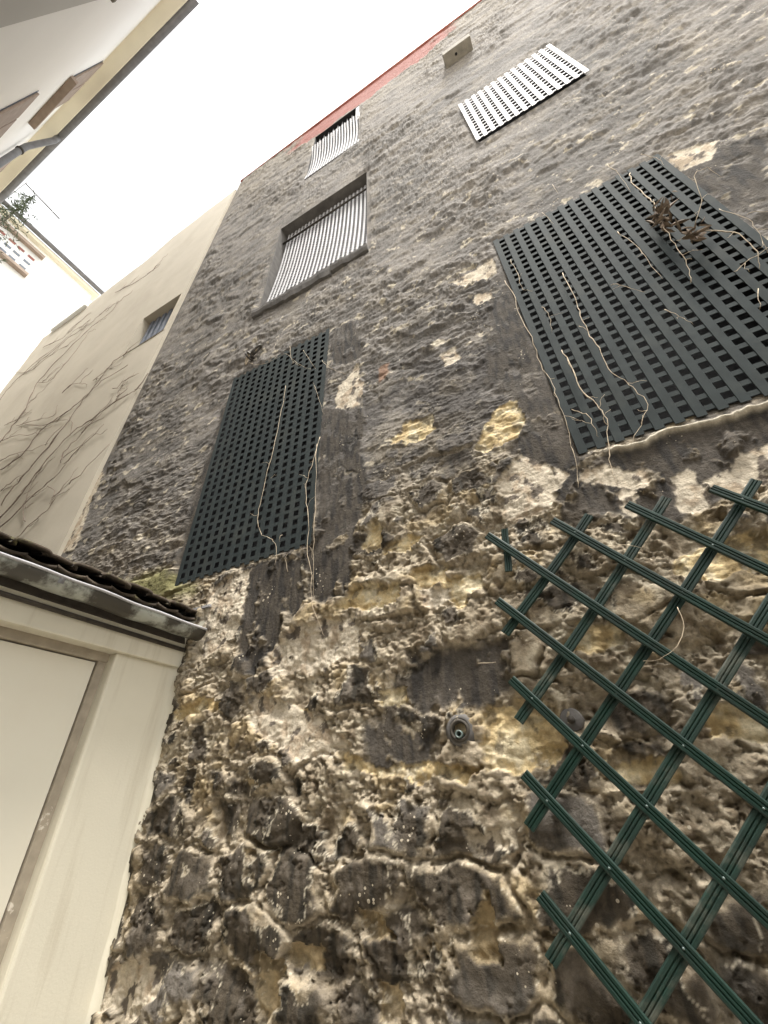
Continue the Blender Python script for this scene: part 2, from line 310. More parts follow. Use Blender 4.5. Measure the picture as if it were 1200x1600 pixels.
VP=[
  [(-5.346,2.511),(-5.079,2.737),(-4.761,2.901),(-4.555,3.101)],
  [(-4.751,2.209),(-4.603,2.331),(-4.434,2.428),(-4.393,2.591),(-4.240,2.717)],
  [(-5.513,2.692),(-5.368,2.930),(-5.284,3.180),(-5.148,3.420),(-4.947,3.722),(-4.647,3.791),(-4.314,3.833),(-3.954,3.908)],
  [(-5.757,2.956),(-5.680,3.214),(-5.535,3.407),(-5.387,3.741),(-5.211,4.113),(-5.143,4.479),(-5.028,4.742),(-4.918,5.094),(-4.649,5.166),(-4.514,5.163)],
  [(-6.063,3.287),(-5.907,3.354),(-5.626,3.394)],
  [(-6.579,3.844),(-6.133,3.912),(-6.033,4.255),(-5.772,4.406),(-5.385,4.422),(-5.153,4.549),(-4.877,4.716),(-4.359,4.719)],
  [(-6.854,4.141),(-6.491,4.102),(-5.869,3.908),(-5.451,3.827)],
  [(-7.430,4.764),(-7.407,5.149),(-7.383,5.561),(-7.594,6.056),(-7.714,6.395),(-7.569,6.870),(-7.278,7.169),(-6.921,7.535),(-6.708,7.584),(-6.289,7.679),(-6.283,8.018)],
  [(-7.686,6.424),(-7.106,6.108),(-6.920,6.435),(-6.758,6.894),(-6.795,7.330)],
  [(-7.242,5.064),(-6.630,4.855),(-5.887,4.565),(-5.980,4.853)],
  [(-6.826,4.887),(-6.151,4.506),(-5.734,4.355),(-5.388,4.221),(-5.077,4.014),(-4.899,3.699)],
  [(-7.488,4.827),(-6.918,4.690),(-6.288,4.380),(-6.069,4.399)],
  [(-4.714,2.839),(-4.472,2.682),(-4.440,2.508)],
  [(-4.816,2.420),(-5.000,2.624),(-5.182,2.975),(-5.207,3.370)],
  [(-4.733,3.190),(-4.794,3.363),(-4.627,3.565),(-4.534,3.705),(-4.245,3.661)],
  [(-4.626,3.120),(-4.404,3.307),(-4.161,3.512)],
  [(-6.079,5.162),(-5.933,5.299),(-5.426,4.987),(-5.297,4.837)],
  [(-5.205,4.920),(-5.034,4.989)],
  [(-4.446,4.290),(-4.291,4.226),(-4.278,4.436)],
  [(-4.154,3.911),(-4.222,4.095),(-4.122,4.244)],
  [(-9.288,7.577),(-8.847,7.617),(-8.295,7.789),(-7.819,7.890),(-7.283,7.875),(-6.899,7.908),(-6.526,8.115)],
  [(-9.457,6.954),(-9.474,7.373),(-9.194,7.680),(-8.784,7.906),(-8.170,7.923),(-7.772,8.142),(-7.222,7.940)],
  [(-9.215,8.623),(-8.279,8.235),(-8.052,8.481),(-7.497,8.647)],
  [(-6.801,8.810),(-6.124,8.529),(-5.580,8.397),(-5.309,8.474)],
  [(-3.725,4.149),(-3.838,3.895),(-4.041,3.903),(-4.405,3.828),(-4.806,3.653)],
  [(-7.847,5.374),(-7.391,5.292),(-6.991,5.306)],
  [(-10.619,8.663),(-8.909,7.549),(-8.273,7.608),(-7.517,7.447)],
]
VR=[
  [(0.138,2.541),(0.158,2.352),(0.144,2.157),(0.160,1.935),(0.151,1.714),(0.168,1.554),(0.161,1.423),(0.163,1.311),(0.146,1.175),(0.137,1.058),(0.116,0.966)],
  [(0.261,1.745),(0.266,1.599),(0.260,1.464),(0.291,1.333),(0.300,1.239),(0.266,1.105),(0.250,1.022),(0.242,0.930)],
  [(0.419,2.348),(0.418,2.113),(0.401,1.964),(0.392,1.799),(0.398,1.656),(0.395,1.514),(0.421,1.414),(0.442,1.338),(0.449,1.245),(0.398,1.160),(0.338,1.084)],
  [(0.737,2.474),(0.762,2.283),(0.758,2.114),(0.760,1.944)],
  [(0.971,2.997),(0.936,2.834),(0.935,2.617),(0.919,2.474),(0.883,2.253),(0.871,2.081),(0.859,1.947),(0.832,1.840)],
  [(0.975,2.168),(1.040,2.063),(1.064,1.948),(1.061,1.824),(1.040,1.749)],
  [(1.094,2.389),(1.140,2.586),(1.199,2.598),(1.228,2.514)],
  [(1.008,2.238),(1.078,2.350),(1.138,2.421)],
  [(1.115,2.268),(1.130,2.080),(1.123,1.962),(1.103,1.823)],
  [(0.262,2.130),(0.274,2.025),(0.252,1.897)],
  [(0.199,1.354),(0.243,1.299),(0.249,1.223),(0.250,1.166)],
  [(0.577,2.062),(0.622,1.996),(0.674,1.902)],
  [(0.693,1.736),(0.719,1.656),(0.740,1.583)],
  [(0.210,2.716),(0.215,2.524),(0.208,2.360),(0.251,2.307)],
  [(0.923,3.231),(0.928,3.048),(0.911,2.796)],
  [(0.488,3.074),(0.508,2.879)],
  [(0.622,3.365),(0.618,3.195)],
  [(1.137,1.994),(1.178,1.969)],
  [(0.984,1.633),(0.940,1.525)],
  [(1.166,2.141),(1.225,2.090)],
  [(0.371,1.858),(0.397,1.795)],
  [(1.082,3.151),(1.111,3.009),(1.114,2.898)],
  [(0.969,1.790),(1.043,1.821),(1.129,1.861)],
  [(0.905,2.171),(0.937,2.174),(0.997,2.223)],
]
VL=[
  [(-1.142,1.841),(-1.174,1.662),(-1.204,1.495),(-1.190,1.353),(-1.155,1.201),(-1.155,1.058),(-1.113,0.892),(-1.112,0.804),(-1.078,0.693),(-1.025,0.586)],
  [(-1.162,1.796),(-1.128,1.288),(-1.117,1.085),(-1.099,0.866),(-1.096,0.768)],
  [(-1.503,2.552),(-1.505,2.294),(-1.519,1.907),(-1.542,1.679),(-1.548,1.481),(-1.537,1.339),(-1.486,1.236),(-1.411,1.192),(-1.367,1.106),(-1.363,1.016)],
  [(-1.229,2.396),(-1.179,2.221),(-1.124,2.044)],
  [(-2.015,3.201),(-1.920,3.091),(-1.739,2.984),(-1.561,2.978),(-1.407,2.747),(-1.275,2.608)],
  [(-1.184,2.649),(-1.101,2.493),(-0.973,2.352)],
  [(-1.269,0.955),(-1.283,1.057),(-1.161,1.060)],
  [(-1.344,1.193),(-1.353,1.155)],
  [(-1.496,1.660),(-1.454,1.661)],
  [(-1.701,3.243),(-1.700,3.089)],
  [(-1.533,3.089),(-1.481,2.852),(-1.384,2.719)],
  [(-1.386,2.925),(-1.235,2.582)],
]
VT=[
  [(0.246,0.439),(0.242,0.382),(0.206,0.333),(0.153,0.304),(0.111,0.305)],
  [(0.136,0.675),(0.185,0.665),(0.228,0.643)],
  [(-0.374,0.375),(-0.312,0.371)],
]

# ------------------------------------------------------------------ ground
g = MB().add([(-300,-300,0),(300,-300,0),(300,300,0),(-300,300,0)], [(0,1,2,3)]).build('ground', M['ground']); tag(g, kind='structure')

# ------------------------------------------------------------------ the big rubble wall: relief surface computed in wall coordinates (x, height relative to the eye)
OPEN = dict(gl=(-2.155,-1.185,1.12,3.08), gr=(0.18,1.145,1.155,3.085), white=(0.365,1.295,4.96,6.20), mid=(-2.11,-0.825,4.12,6.17), top=(-1.86,-0.96,7.60,9.68))
def steps(*seg):
    out = []
    for a, b, d in seg: n = max(1, int(round((b-a)/d))); out += list(np.linspace(a, b, n, endpoint=False))
    return out + [seg[-1][1]]
gx = np.array(steps((-3.82,-2.02,0.012), (-2.02,1.25,0.0056), (1.25,2.4,0.011), (2.4,4.0,0.04)))
gz = steps((-1.5,-0.78,0.04), (-0.78,1.1,0.0048)); z = gz[-1]
while z < 10.55: z += min(0.03, 0.6*(z*z+2.25)/(411*1.5)); gz.append(z)
gz = np.array(gz)
for (a, b, c, d) in OPEN.values():
    for v in (a, b): gx[np.argmin(abs(gx-v))] = v
    for v in (c, d): gz[np.argmin(abs(gz-v))] = v
X, Z = np.meshgrid(gx, gz); X = X.astype(np.float32); Z = Z.astype(np.float32)
# warped coordinates give the patches ragged outlines
wx = X + 0.018*fbm(X*14, Z*14, 4, 1, 0.6) + 0.03*fbm(X*3, Z*3, 2, 2); wz = Z + 0.018*fbm(X*14, Z*14, 4, 3, 0.6) + 0.03*fbm(X*3, Z*3, 2, 4)
def mask(key, soft=0.006, grow=0.0):
    m = np.zeros(X.shape, np.float32)
    for p in PATCH[key]: m = np.maximum(m, polymask(p, wx, wz, soft, grow))
    return m
mS = mask('S', 0.02); mO = mask('O', 0.004); mP = mask('P', 0.006); mC = mask('C', 0.012); mT = mask('T', 0.12); mM = mask('M', 0.04); mR = mask('R', 0.01)
low = 1 - sst(0.75, 1.9, Z + 0.35*fbm(X*1.3, Z*1.3, 3, 6))           # 1 on the eroded lower part, 0 on the rendered upper part
# stones laid in rough courses
seeds = []; zc = -0.86; rs = np.random.RandomState(3)
while zc < 1.5:
    hh = rs.uniform(0.115, 0.19); xc = -2.05 - rs.uniform(0, 0.2)
    while xc < 1.35:
        ww = rs.uniform(0.13, 0.36); seeds.append((xc + ww/2, zc + hh/2 + rs.uniform(-0.03, 0.03))); xc += ww
    zc += hh
seeds = np.array(seeds, np.float32)
rows = np.where(gz < 1.62)[0]; r1 = rows[-1] + 1
F1 = np.full(X.shape, 1.0, np.float32); F2 = np.full(X.shape, 2.0, np.float32); CID = np.full(X.shape, -1, np.int32)
sx = X[:r1] + 0.028*fbm(X[:r1]*7, Z[:r1]*7, 3, 8); sz = Z[:r1] + 0.022*fbm(X[:r1]*7, Z[:r1]*7, 3, 9)
f1 = np.full(sx.shape, 9.0, np.float32); f2 = np.full(sx.shape, 9.0, np.float32); ci = np.zeros(sx.shape, np.int32)
for k, (a, b) in enumerate(seeds):
    ra = np.searchsorted(gz, b - 0.55); rb = min(r1, np.searchsorted(gz, b + 0.55)); ca = np.searchsorted(gx, a - 0.6); cb = np.searchsorted(gx, a + 0.6)
    if ra >= rb or ca >= cb: continue
    d = np.hypot((sx[ra:rb, ca:cb]-a)*0.62, sz[ra:rb, ca:cb]-b); s1 = f1[ra:rb, ca:cb]; s2 = f2[ra:rb, ca:cb]; sc = ci[ra:rb, ca:cb]
    n = d < s1; s2[...] = np.where(n, s1, np.minimum(s2, d)); sc[n] = k; s1[...] = np.where(n, d, s1)
edge = np.full(X.shape, 0.1, np.float32); edge[:r1] = f2 - f1; CID[:r1] = ci
cr = rs.rand(len(seeds), 6).astype(np.float32); cell = cr[np.clip(CID, 0, None)]
# dark sooty crust that has fallen away in places
cn = fbm(X*3.3, Z*3.0, 6, 20, 0.56) + 0.10*fbm(X*24, Z*9, 3, 21)
bias = 0.13 - 0.55*mT + 0.22*sst(0.1, -0.5, Z) + 0.12*sst(-0.3, -1.6, X) + 0.60*(cell[..., 0]-0.5)*sst(0.0, 0.02, edge)
jm = (1 - sst(0.010, 0.042, edge + 0.022*fbm(X*16, Z*16, 4, 22, 0.6)))*sst(-0.55, -0.05, fbm(X*2.4, Z*2.4, 2, 23) + 0.15); bias = bias - 0.6*jm
crust = np.clip(sst(-0.02, 0.04, cn + bias) + mC, 0, 1); crust = np.maximum(crust*(1-mP)*(1-mO)*(1-0.8*jm), 0)
pit = sst(0.55, 0.85, fbm(X*17, Z*17, 3, 25, 0.6)+0.1)
up1 = fbm(X*4.5, Z*6, 3, 30); up2 = ridge(X*9 + 0.8*fbm(X*3, Z*3, 2, 33), Z*13 + 0.5*fbm(X*4, Z*4, 2, 34), 4, 31, 0.56); up3 = fbm(X*26, Z*30, 3, 32, 0.6)
up4 = ridge(X*5.5 + 0.6*fbm(X*2.5, Z*5, 3, 35), Z*18 + 0.9*fbm(X*4, Z*4, 3, 36), 4, 37, 0.6)
st1 = sst(-0.03, 0.05, fbm(X*4.5, Z*10, 6, 38, 0.62)); st2 = sst(-0.02, 0.05, fbm(X*7, Z*15, 5, 39, 0.62) - 0.1)
ua = 0.35 + 0.9*sst(-0.45, 0.5, fbm(X*0.9, Z*0.7, 3, 28)); ub = sst(-0.2, 0.5, fbm(X*1.1, Z*0.9, 2, 29))
bl = fbm(X*2.6 + 0.3*fbm(X*6, Z*6, 3, 27), Z*4.6 + 0.3*fbm(X*6, Z*6, 3, 26), 2, 24); blk = sst(-0.06, 0.06, bl) + sst(0.26, 0.34, bl) - sst(-0.34, -0.28, -bl)*0
hu = 0.007*blk*(0.4+ub) + ua*0.62*(0.011*up1 + 0.0060*up2 + 0.0070*up4 + 0.0035*up3 + 0.006*st1 + 0.005*st2)
dome = sst(0.0, 0.030, edge)
jn = sst(-0.5, 0.3, fbm(X*3, Z*3, 2, 40))
rough = ridge(X*13, Z*15, 4, 41, 0.6)
ly1 = fbm(X*4.6, Z*5.2, 7, 45, 0.64); ly2 = fbm(X*9, Z*10, 6, 46, 0.64)
s1 = sst(-0.035, 0.035, ly1 + 0.05); s2 = sst(-0.04, 0.04, ly2 - 0.12); s3 = sst(-0.03, 0.03, ly1 - 0.38)
crumb = ridge(X*24, Z*27, 3, 47, 0.6)
ccx = seeds[np.clip(CID, 0, None), 0]; ccz = seeds[np.clip(CID, 0, None), 1]
tilt = np.clip((cell[..., 2]-0.5)*0.22*(X-ccx) + (cell[..., 3]-0.5)*0.40*(Z-ccz), -0.03, 0.03)*dome*(CID >= 0)
calm = 1 - 0.65*sst(0.45, 0.6, cell[..., 5])*sst(0.01, 0.035, edge)
hl = (tilt + 0.020*dome*jn + 0.022*(cell[..., 1]-0.5)*dome + 0.015*fbm(X*3.4, Z*3.8, 3, 42, 0.5) + 0.008*fbm(X*11, Z*12, 4, 48, 0.55)*(1-0.6*crust) + 0.011*s1 + 0.008*s2*(1-0.7*crust)*calm + 0.009*s3
      + calm*(0.0055*rough + 0.0056*crumb + 0.0038*fbm(X*64, Z*64, 2, 43, 0.6))*(1-0.8*crust) + 0.013*crust + 0.0022*crust*fbm(X*55, Z*14, 2, 44) - 0.014*pit*(1-crust))
h = hu*(1-low) + hl*low
hS = 0.014 + 0.003*fbm(X*5, Z*5, 3, 50) + 0.0018*fbm(X*40, Z*9, 2, 51)
fl = sst(0.2, 0.6, fbm(X*9, Z*7, 4, 52, 0.6))*0.8                      # render that has flaked away
S2 = mS*(1-fl*0.75); h = h*(1-S2) + hS*S2
hO = -0.004 + 0.010*ridge(X*6, Z*11, 3, 53, 0.45) + 0.0025*fbm(X*30, Z*34, 3, 54)
h = h*(1-mO) + (hO + 0.22*h)*mO
h = h*(1-mP*0.7) + mP*0.7*(0.010 + 0.005*fbm(X*8, Z*8, 4, 55) + 0.002*low*fbm(X*50, Z*50, 2, 56))
for (a, b, c, d) in OPEN.values():                                     # flat margins round the openings
    dx = np.maximum(np.maximum(a-X, X-b), 0); dz = np.maximum(np.maximum(c-Z, Z-d), 0); q = 1 - sst(0.0, 0.07, np.hypot(dx, dz)); h = h*(1-q) + 0.004*q
# ledge of broken plaster below the large grille at the right
led = np.exp(-((Z - (1.10 + 0.02*fbm(X*9, Z*0, 3, 58)))/0.013)**2)*sst(0.2, 0.32, X)*(1-sst(1.25, 1.4, X)); h = h + 0.022*led
q = sst(0.12, 0.0, np.abs(X+3.82)); h = h*(1-q) + 0.0*q
q = (1-sst(-2.0, -1.84, X))*(1-sst(0.8, 1.0, Z)); h = h*(1-0.8*q)
# surface colours, with edge highlights and a lighter wall top painted in
def lerp(a, b, m): return a*(1-m[..., None]) + np.array(b, np.float32)*m[..., None]
n1 = fbm(X*2.2, Z*2.2, 4, 60); n2 = fbm(X*11, Z*9, 4, 61, 0.6); n3 = fbm(X*30, Z*6, 3, 62); midz = sst(0.85, 1.25, Z)*(1-sst(1.9, 3.2, Z))*sst(-1.3, -0.9, X)*(1-sst(0.1, 0.5, X))
colr = np.zeros(X.shape + (3,), np.float32) + np.array((0.178, 0.162, 0.144), np.float32)
colr = lerp(colr, (0.112, 0.102, 0.092), np.clip(0.5 + 0.9*n1, 0, 1)*(1-sst(6.0, 9.0, Z))*0.7); colr = lerp(colr, (0.20, 0.176, 0.148), np.clip(n2*1.1 - 0.1, 0, 1)*0.6)
colr = lerp(colr, (0.21, 0.182, 0.14), sst(8.3, 10.0, Z + 0.8*n1)*0.6)  # wall top painted lighter for the haze and stronger light there
big = fbm(X*0.8, Z*0.55, 4, 68, 0.55); colr = lerp(colr, (0.080, 0.074, 0.068), sst(0.0, 0.6, big)*0.5*(1-sst(6.5, 9, Z))); colr = lerp(colr, (0.18, 0.163, 0.145), sst(0.05, 0.6, -big)*0.5)
stn = fbm(X*3.2, Z*5.5, 4, 69, 0.6); colr = lerp(colr, (0.090, 0.083, 0.076), sst(0.15, 0.35, stn)*0.45); colr = lerp(colr, (0.21, 0.185, 0.15), sst(0.25, 0.4, -stn)*0.45)
chip = sst(0.68, 0.80, fbm(X*7, Z*9, 4, 63, 0.62) + 0.12*(1-sst(1.5, 4.0, Z)))*(1-sst(3.0, 6.5, Z)); colr = lerp(colr, (0.42, 0.37, 0.285), chip*0.9)
colr = lerp(colr, (0.062, 0.056, 0.052), midz*sst(-0.25, 0.25, fbm(X*2.7, Z*3.3, 5, 73, 0.6))*0.75)
tan = np.zeros_like(colr) + np.array((0.36, 0.30, 0.215), np.float32)
tan = lerp(tan, (0.50, 0.435, 0.325), sst(-0.1, 0.45, n2)*(0.35+0.65*sst(-0.3, 0.3, fbm(X*2.1, Z*2.6, 3, 72)))); tan = lerp(tan, (0.47, 0.365, 0.21), sst(0.1, 0.45, fbm(X*3.3, Z*4.2, 3, 64) + 0.5*(cell[..., 3]-0.5))*0.7); tan = lerp(tan, (0.17, 0.13, 0.085), sst(0.1, 0.6, fbm(X*18, Z*15, 3, 65))*0.8)
tan = lerp(tan, (0.44, 0.375, 0.28), jm*0.6)
crc = np.zeros_like(colr) + np.array((0.063, 0.051, 0.037), np.float32)
crc = lerp(crc, (0.029, 0.025, 0.019), sst(-0.1, 0.5, n3)); crc = lerp(crc, (0.125, 0.106, 0.085), sst(0.2, 0.7, n2)*0.8); crc = lerp(crc, (0.15, 0.135, 0.118), sst(0.8, 0.98, cell[..., 4])*sst(-0.2, 0.4, n1 + 0.3)*0.8)
tan = tan*0.76; lc = tan*(1-crust[..., None]) + crc*crust[..., None]
colr = colr*(1-low[..., None]) + lc*low[..., None]
sm = np.zeros_like(colr) + np.array((0.058, 0.049, 0.039), np.float32); sm = lerp(sm, (0.030, 0.027, 0.024), sst(-0.2, 0.4, n3)); sm = lerp(sm, (0.095, 0.083, 0.070), sst(0.1, 0.6, n1)*0.6)
colr = colr*(1-S2[..., None]) + sm*S2[..., None]
och = np.zeros_like(colr) + np.array((0.53, 0.42, 0.24), np.float32); och = lerp(och, (0.58, 0.50, 0.34), sst(0, 0.5, n2)); och = lerp(och, (0.37, 0.27, 0.135), sst(0.1, 0.5, -n2)*0.7)
och = lerp(och, (0.30, 0.235, 0.145), (1-sst(-0.35, 0.02, Z))*0.8); och = lerp(och, (0.13, 0.105, 0.07), sst(0.25, 0.5, fbm(X*13, Z*11, 4, 67, 0.6))*0.7)
colr = colr*(1-mO[..., None]) + och*mO[..., None]
pal = np.zeros_like(colr) + np.array((0.47, 0.41, 0.32), np.float32); pal = lerp(pal, (0.36, 0.29, 0.21), sst(0, 0.5, n2)); pal = lerp(pal, (0.12, 0.10, 0.08), sst(0.38, 0.5, fbm(X*16, Z*13, 4, 66)))
colr = colr*(1-mP[..., None]) + pal*mP[..., None]
colr = lerp(colr, (0.16, 0.15, 0.06), mM*0.8); colr = lerp(colr, (0.20, 0.125, 0.085), mR)
rim_highlight = sst(0.02, 0.06, cn + bias)*(1-sst(0.06, 0.12, cn + bias))*low*(1-mS); colr = lerp(colr, (0.56, 0.50, 0.39), rim_highlight*0.75)  # highlights painted along the broken crust edges
colr = lerp(colr, (0.50, 0.45, 0.36), np.clip(led*1.2, 0, 1)*0.9)
redm = sst(9.68, 9.78, Z + 0.10*n1 + 0.05*n2 - 0.5*sst(0.2, 1.4, X))*sst(-2.6, -2.2, X + 0.3*n1)*(1-sst(0.45, 0.95, X + 0.4*n1))
colr = lerp(colr, (0.23, 0.082, 0.066), redm*0.95)
colr = np.clip(colr, 0.01, 0.8)
h = h*(1-0.6*redm); h = np.where(h > 0.03, 0.03 + 0.022*np.tanh((h-0.03)/0.022), h).astype(np.float32)

root = empty('stone_building', (0, 0, 0), 'tall grey-brown rubble stone building side, eroded to ochre stone near its foot', 'building')
ny, nx = X.shape; idx = np.arange(ny*nx).reshape(ny, nx)
quads = np.stack([idx[:-1,:-1], idx[:-1,1:], idx[1:,1:], idx[1:,:-1]], -1)
xm = 0.5*(gx[:-1]+gx[1:]); zm = 0.5*(gz[:-1]+gz[1:]); XM, ZM = np.meshgrid(xm, zm)
keep = ~((XM < -2.02) & (ZM < 0.45))
for (a, b, c, d) in OPEN.values(): keep &= ~((XM > a) & (XM < b) & (ZM > c) & (ZM < d))
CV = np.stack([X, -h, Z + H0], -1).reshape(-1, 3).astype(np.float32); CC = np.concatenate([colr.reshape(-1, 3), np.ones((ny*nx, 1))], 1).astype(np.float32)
def grid_mesh(name, q, parent, skirt=0.0):
    u, inv = np.unique(q.ravel(), return_inverse=True); f = inv.reshape(-1, 4); v = CV[u]; c = CC[u]; nsm = len(f)
    if skirt:
        e = np.concatenate([f[:, [0,1]], f[:, [1,2]], f[:, [2,3]], f[:, [3,0]]]); key = np.sort(e, 1); k = key[:, 0].astype(np.int64)*len(v) + key[:, 1]
        _, first, cnt = np.unique(k, return_index=True, return_counts=True); be = e[first[cnt == 1]]
        n0 = len(v); fr = v[be.ravel()]; bk = fr.copy(); bk[:, 1] = skirt; m = len(fr)
        v = np.concatenate([v, fr, bk]); c = np.concatenate([c, c[be.ravel()], c[be.ravel()]]); i = np.arange(0, m, 2)
        f = np.concatenate([f, np.stack([n0+i+1, n0+i, n0+m+i, n0+m+i+1], 1)])
    me = bpy.data.meshes.new(name); me.vertices.add(len(v)); me.vertices.foreach_set('co', v.ravel()); nf = len(f)
    me.loops.add(nf*4); me.loops.foreach_set('vertex_index', f.ravel().astype(np.int32)); me.polygons.add(nf); me.polygons.foreach_set('loop_start', np.arange(0, nf*4, 4, dtype=np.int32))
    smo = np.zeros(nf, bool); smo[:nsm] = True; me.polygons.foreach_set('use_smooth', smo)
    a = me.attributes.new('stone_colour', 'FLOAT_COLOR', 'POINT'); a.data.foreach_set('color', c.astype(np.float32).ravel()); me.update(calc_edges=True)
    return link(name, me, M['wall'], parent)
# every stone of the eroded foot that can be told apart becomes a piece of its own
fe = 0.25*(edge[:-1,:-1]+edge[1:,:-1]+edge[:-1,1:]+edge[1:,1:]); fS = mS[:-1,:-1]; fl_ = low[:-1,:-1]
fid = CID[:-1,:-1].copy(); fid[(fe < 0.010) | (fS > 0.35) | (fl_ < 0.45) | ~keep | (XM < -2.0) | (XM > 1.3) | (ZM < -0.80)] = -1
def main_piece(m):
    """keep only the largest connected piece of a boolean patch"""
    lab = np.zeros(m.shape, np.int32); best = (0, 0); n = 0; H_, W_ = m.shape
    for s in np.argwhere(m):
        s = (int(s[0]), int(s[1]))
        if lab[s]: continue
        n += 1; st = [s]; lab[s] = n; c = 0
        while st:
            r, q = st.pop(); c += 1
            for a, b in ((r+1, q), (r-1, q), (r, q+1), (r, q-1)):
                if 0 <= a < H_ and 0 <= b < W_ and m[a, b] and not lab[a, b]: lab[a, b] = n; st.append((a, b))
        if c > best[0]: best = (c, n)
    return lab == best[1]
for k in range(len(seeds)):
    rr, cc = np.where(fid == k)
    if len(rr) < 100: continue
    sl_ = (slice(rr.min(), rr.max()+1), slice(cc.min(), cc.max()+1)); sub_ = fid[sl_]; mk = sub_ == k; sub_[mk & ~main_piece(mk)] = -1
cnt = np.bincount(fid[fid >= 0], minlength=len(seeds)); order = np.argsort(-cnt); good = set(int(k) for k in order[:290] if cnt[k] > 120)
stone_faces = np.isin(fid, list(good))
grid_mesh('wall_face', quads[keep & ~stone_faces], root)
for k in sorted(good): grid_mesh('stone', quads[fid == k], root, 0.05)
# masonry body behind the relief, built round the openings
cuts_z = sorted(set([-1.5, 10.54] + [v for o in OPEN.values() for v in (o[2]-0.03, o[3]+0.03)])); core = MB()
for z0, z1 in zip(cuts_z[:-1], cuts_z[1:]):
    xs = -3.8
    for o in sorted(o for o in OPEN.values() if o[2]-0.03 <= z0 + 1e-6 and o[3]+0.03 >= z1 - 1e-6):
        core.box((xs, 0.06, z0+H0), (o[0]-0.03, 0.5, z1+H0)); xs = o[1] + 0.03
    core.box((xs, 0.06, z0+H0), (4.0, 0.5, z1+H0))
core.build('masonry_core', M['core'], root)
for k, (a, b, c, d) in OPEN.items():                                   # lined openings, linings and back panels painted dark for the shade inside
    dp = 0.30; rv = MB(); A = [(a,0,c),(b,0,c),(b,0,d),(a,0,d)]
    for i in range(4):
        p, q_ = A[i], A[(i+1) % 4]; dxo = 0.02
        rv.add([(p[0], -0.006, p[2]+H0), (q_[0], -0.006, q_[2]+H0), (q_[0], dp, q_[2]+H0), (p[0], dp, p[2]+H0)], [(0, 3, 2, 1)])
    rv.build('window_reveal', M['mortardark'] if k == 'mid' else M['black'], root)  # shade inside the openings put into the lining colour
    MB().box((a-0.02, dp, c-0.02+H0), (b+0.02, dp+0.02, d+0.02+H0)).build('dark_backing', M['black'], root)  # black panel in place of the unlit room
# coping on the parapet
cp = MB().box((-3.8, -0.03, 12.045), (4.0, 0.5, 12.09)); cp.build('coping', M['brick'], root, 0.012)
# sill under the mid-height window, in three broken lengths
for a, b, t in ((-2.14, -1.74, 0.10), (-1.735, -1.2, 0.125), (-1.195, -0.80, 0.09)):
    sm_ = MB(); n = 26; vs = []; fs = []
    for i in range(n+1):
        x0 = a + (b-a)*i/n; r0, r1_, r2 = (float(fbm(np.float32(x0*q_), np.float32(t*50+k_), 3, 90)) for q_, k_ in ((7, 0), (9, 3), (11, 7)))
        zt = 4.122+H0 + 0.004*r0; yo = -0.058 - 0.008*r1_
        vs += [(x0, 0.10, zt), (x0, yo+0.012, zt+0.002*r2), (x0, yo, zt-0.014), (x0, yo+0.004, zt-t*0.5 - 0.006*r2), (x0, yo+0.02, zt-t - 0.016*r0), (x0, 0.10, zt-t-0.02)]
    for i in range(n):
        for j_ in range(6): fs.append((i*6+j_, (i+1)*6+j_, (i+1)*6+(j_+1) % 6, i*6+(j_+1) % 6))
    fs += [tuple(range(6)), tuple(n*6+q_ for q_ in range(6))[::-1]]; sm_.add(vs, fs)
    sm_.build('window_sill', M['mortardark'], root)
# corbel block near the top, with a fixing hole under it
cb = MB().box((0.42, -0.15, 8.10+H0), (0.80, 0.05, 8.26+H0)).build('corbel_block', M['mortar'], root, 0.008)
MB().tube([(0.585, -0.08, 8.097+H0), (0.585, -0.08, 8.093+H0)], 0.016, 10).build('fixing_hole', M['black'], cb)

# ------------------------------------------------------------------ lattice grilles over the openings
def slat_mesh(name, w, L, t, vertical, bow=None, m=None):
    """flat bar with softly rounded edges; origin at its lower / left end"""
    e = min(0.002, t*0.3); n = 9 if bow else 2; vs = []; fs = []
    prof = [(-w/2, t/2-e), (-w/2, -t/2+e), (-w/2+e, -t/2), (w/2-e, -t/2), (w/2, -t/2+e), (w/2, t/2-e), (w/2-e, t/2), (-w/2+e, t/2)]
    for i in range(n):
        s = i/(n-1); by = bow(s) if bow else 0.0
        for a, b in prof: vs.append((a, b + by, L*s) if vertical else (L*s, b + by, a))
    k = len(prof)
    for i in range(n-1):
        for j in range(k):
            q = (i*k+j, i*k+(j+1) % k, (i+1)*k+(j+1) % k, (i+1)*k+j); fs.append(q if not vertical else q[::-1])
    fs += [tuple(range(k)), tuple((n-1)*k+j for j in range(k))[::-1]]
    me = bpy.data.meshes.new(name); me.from_pydata(vs, [], fs); me.update(); me.materials.append(m); return me
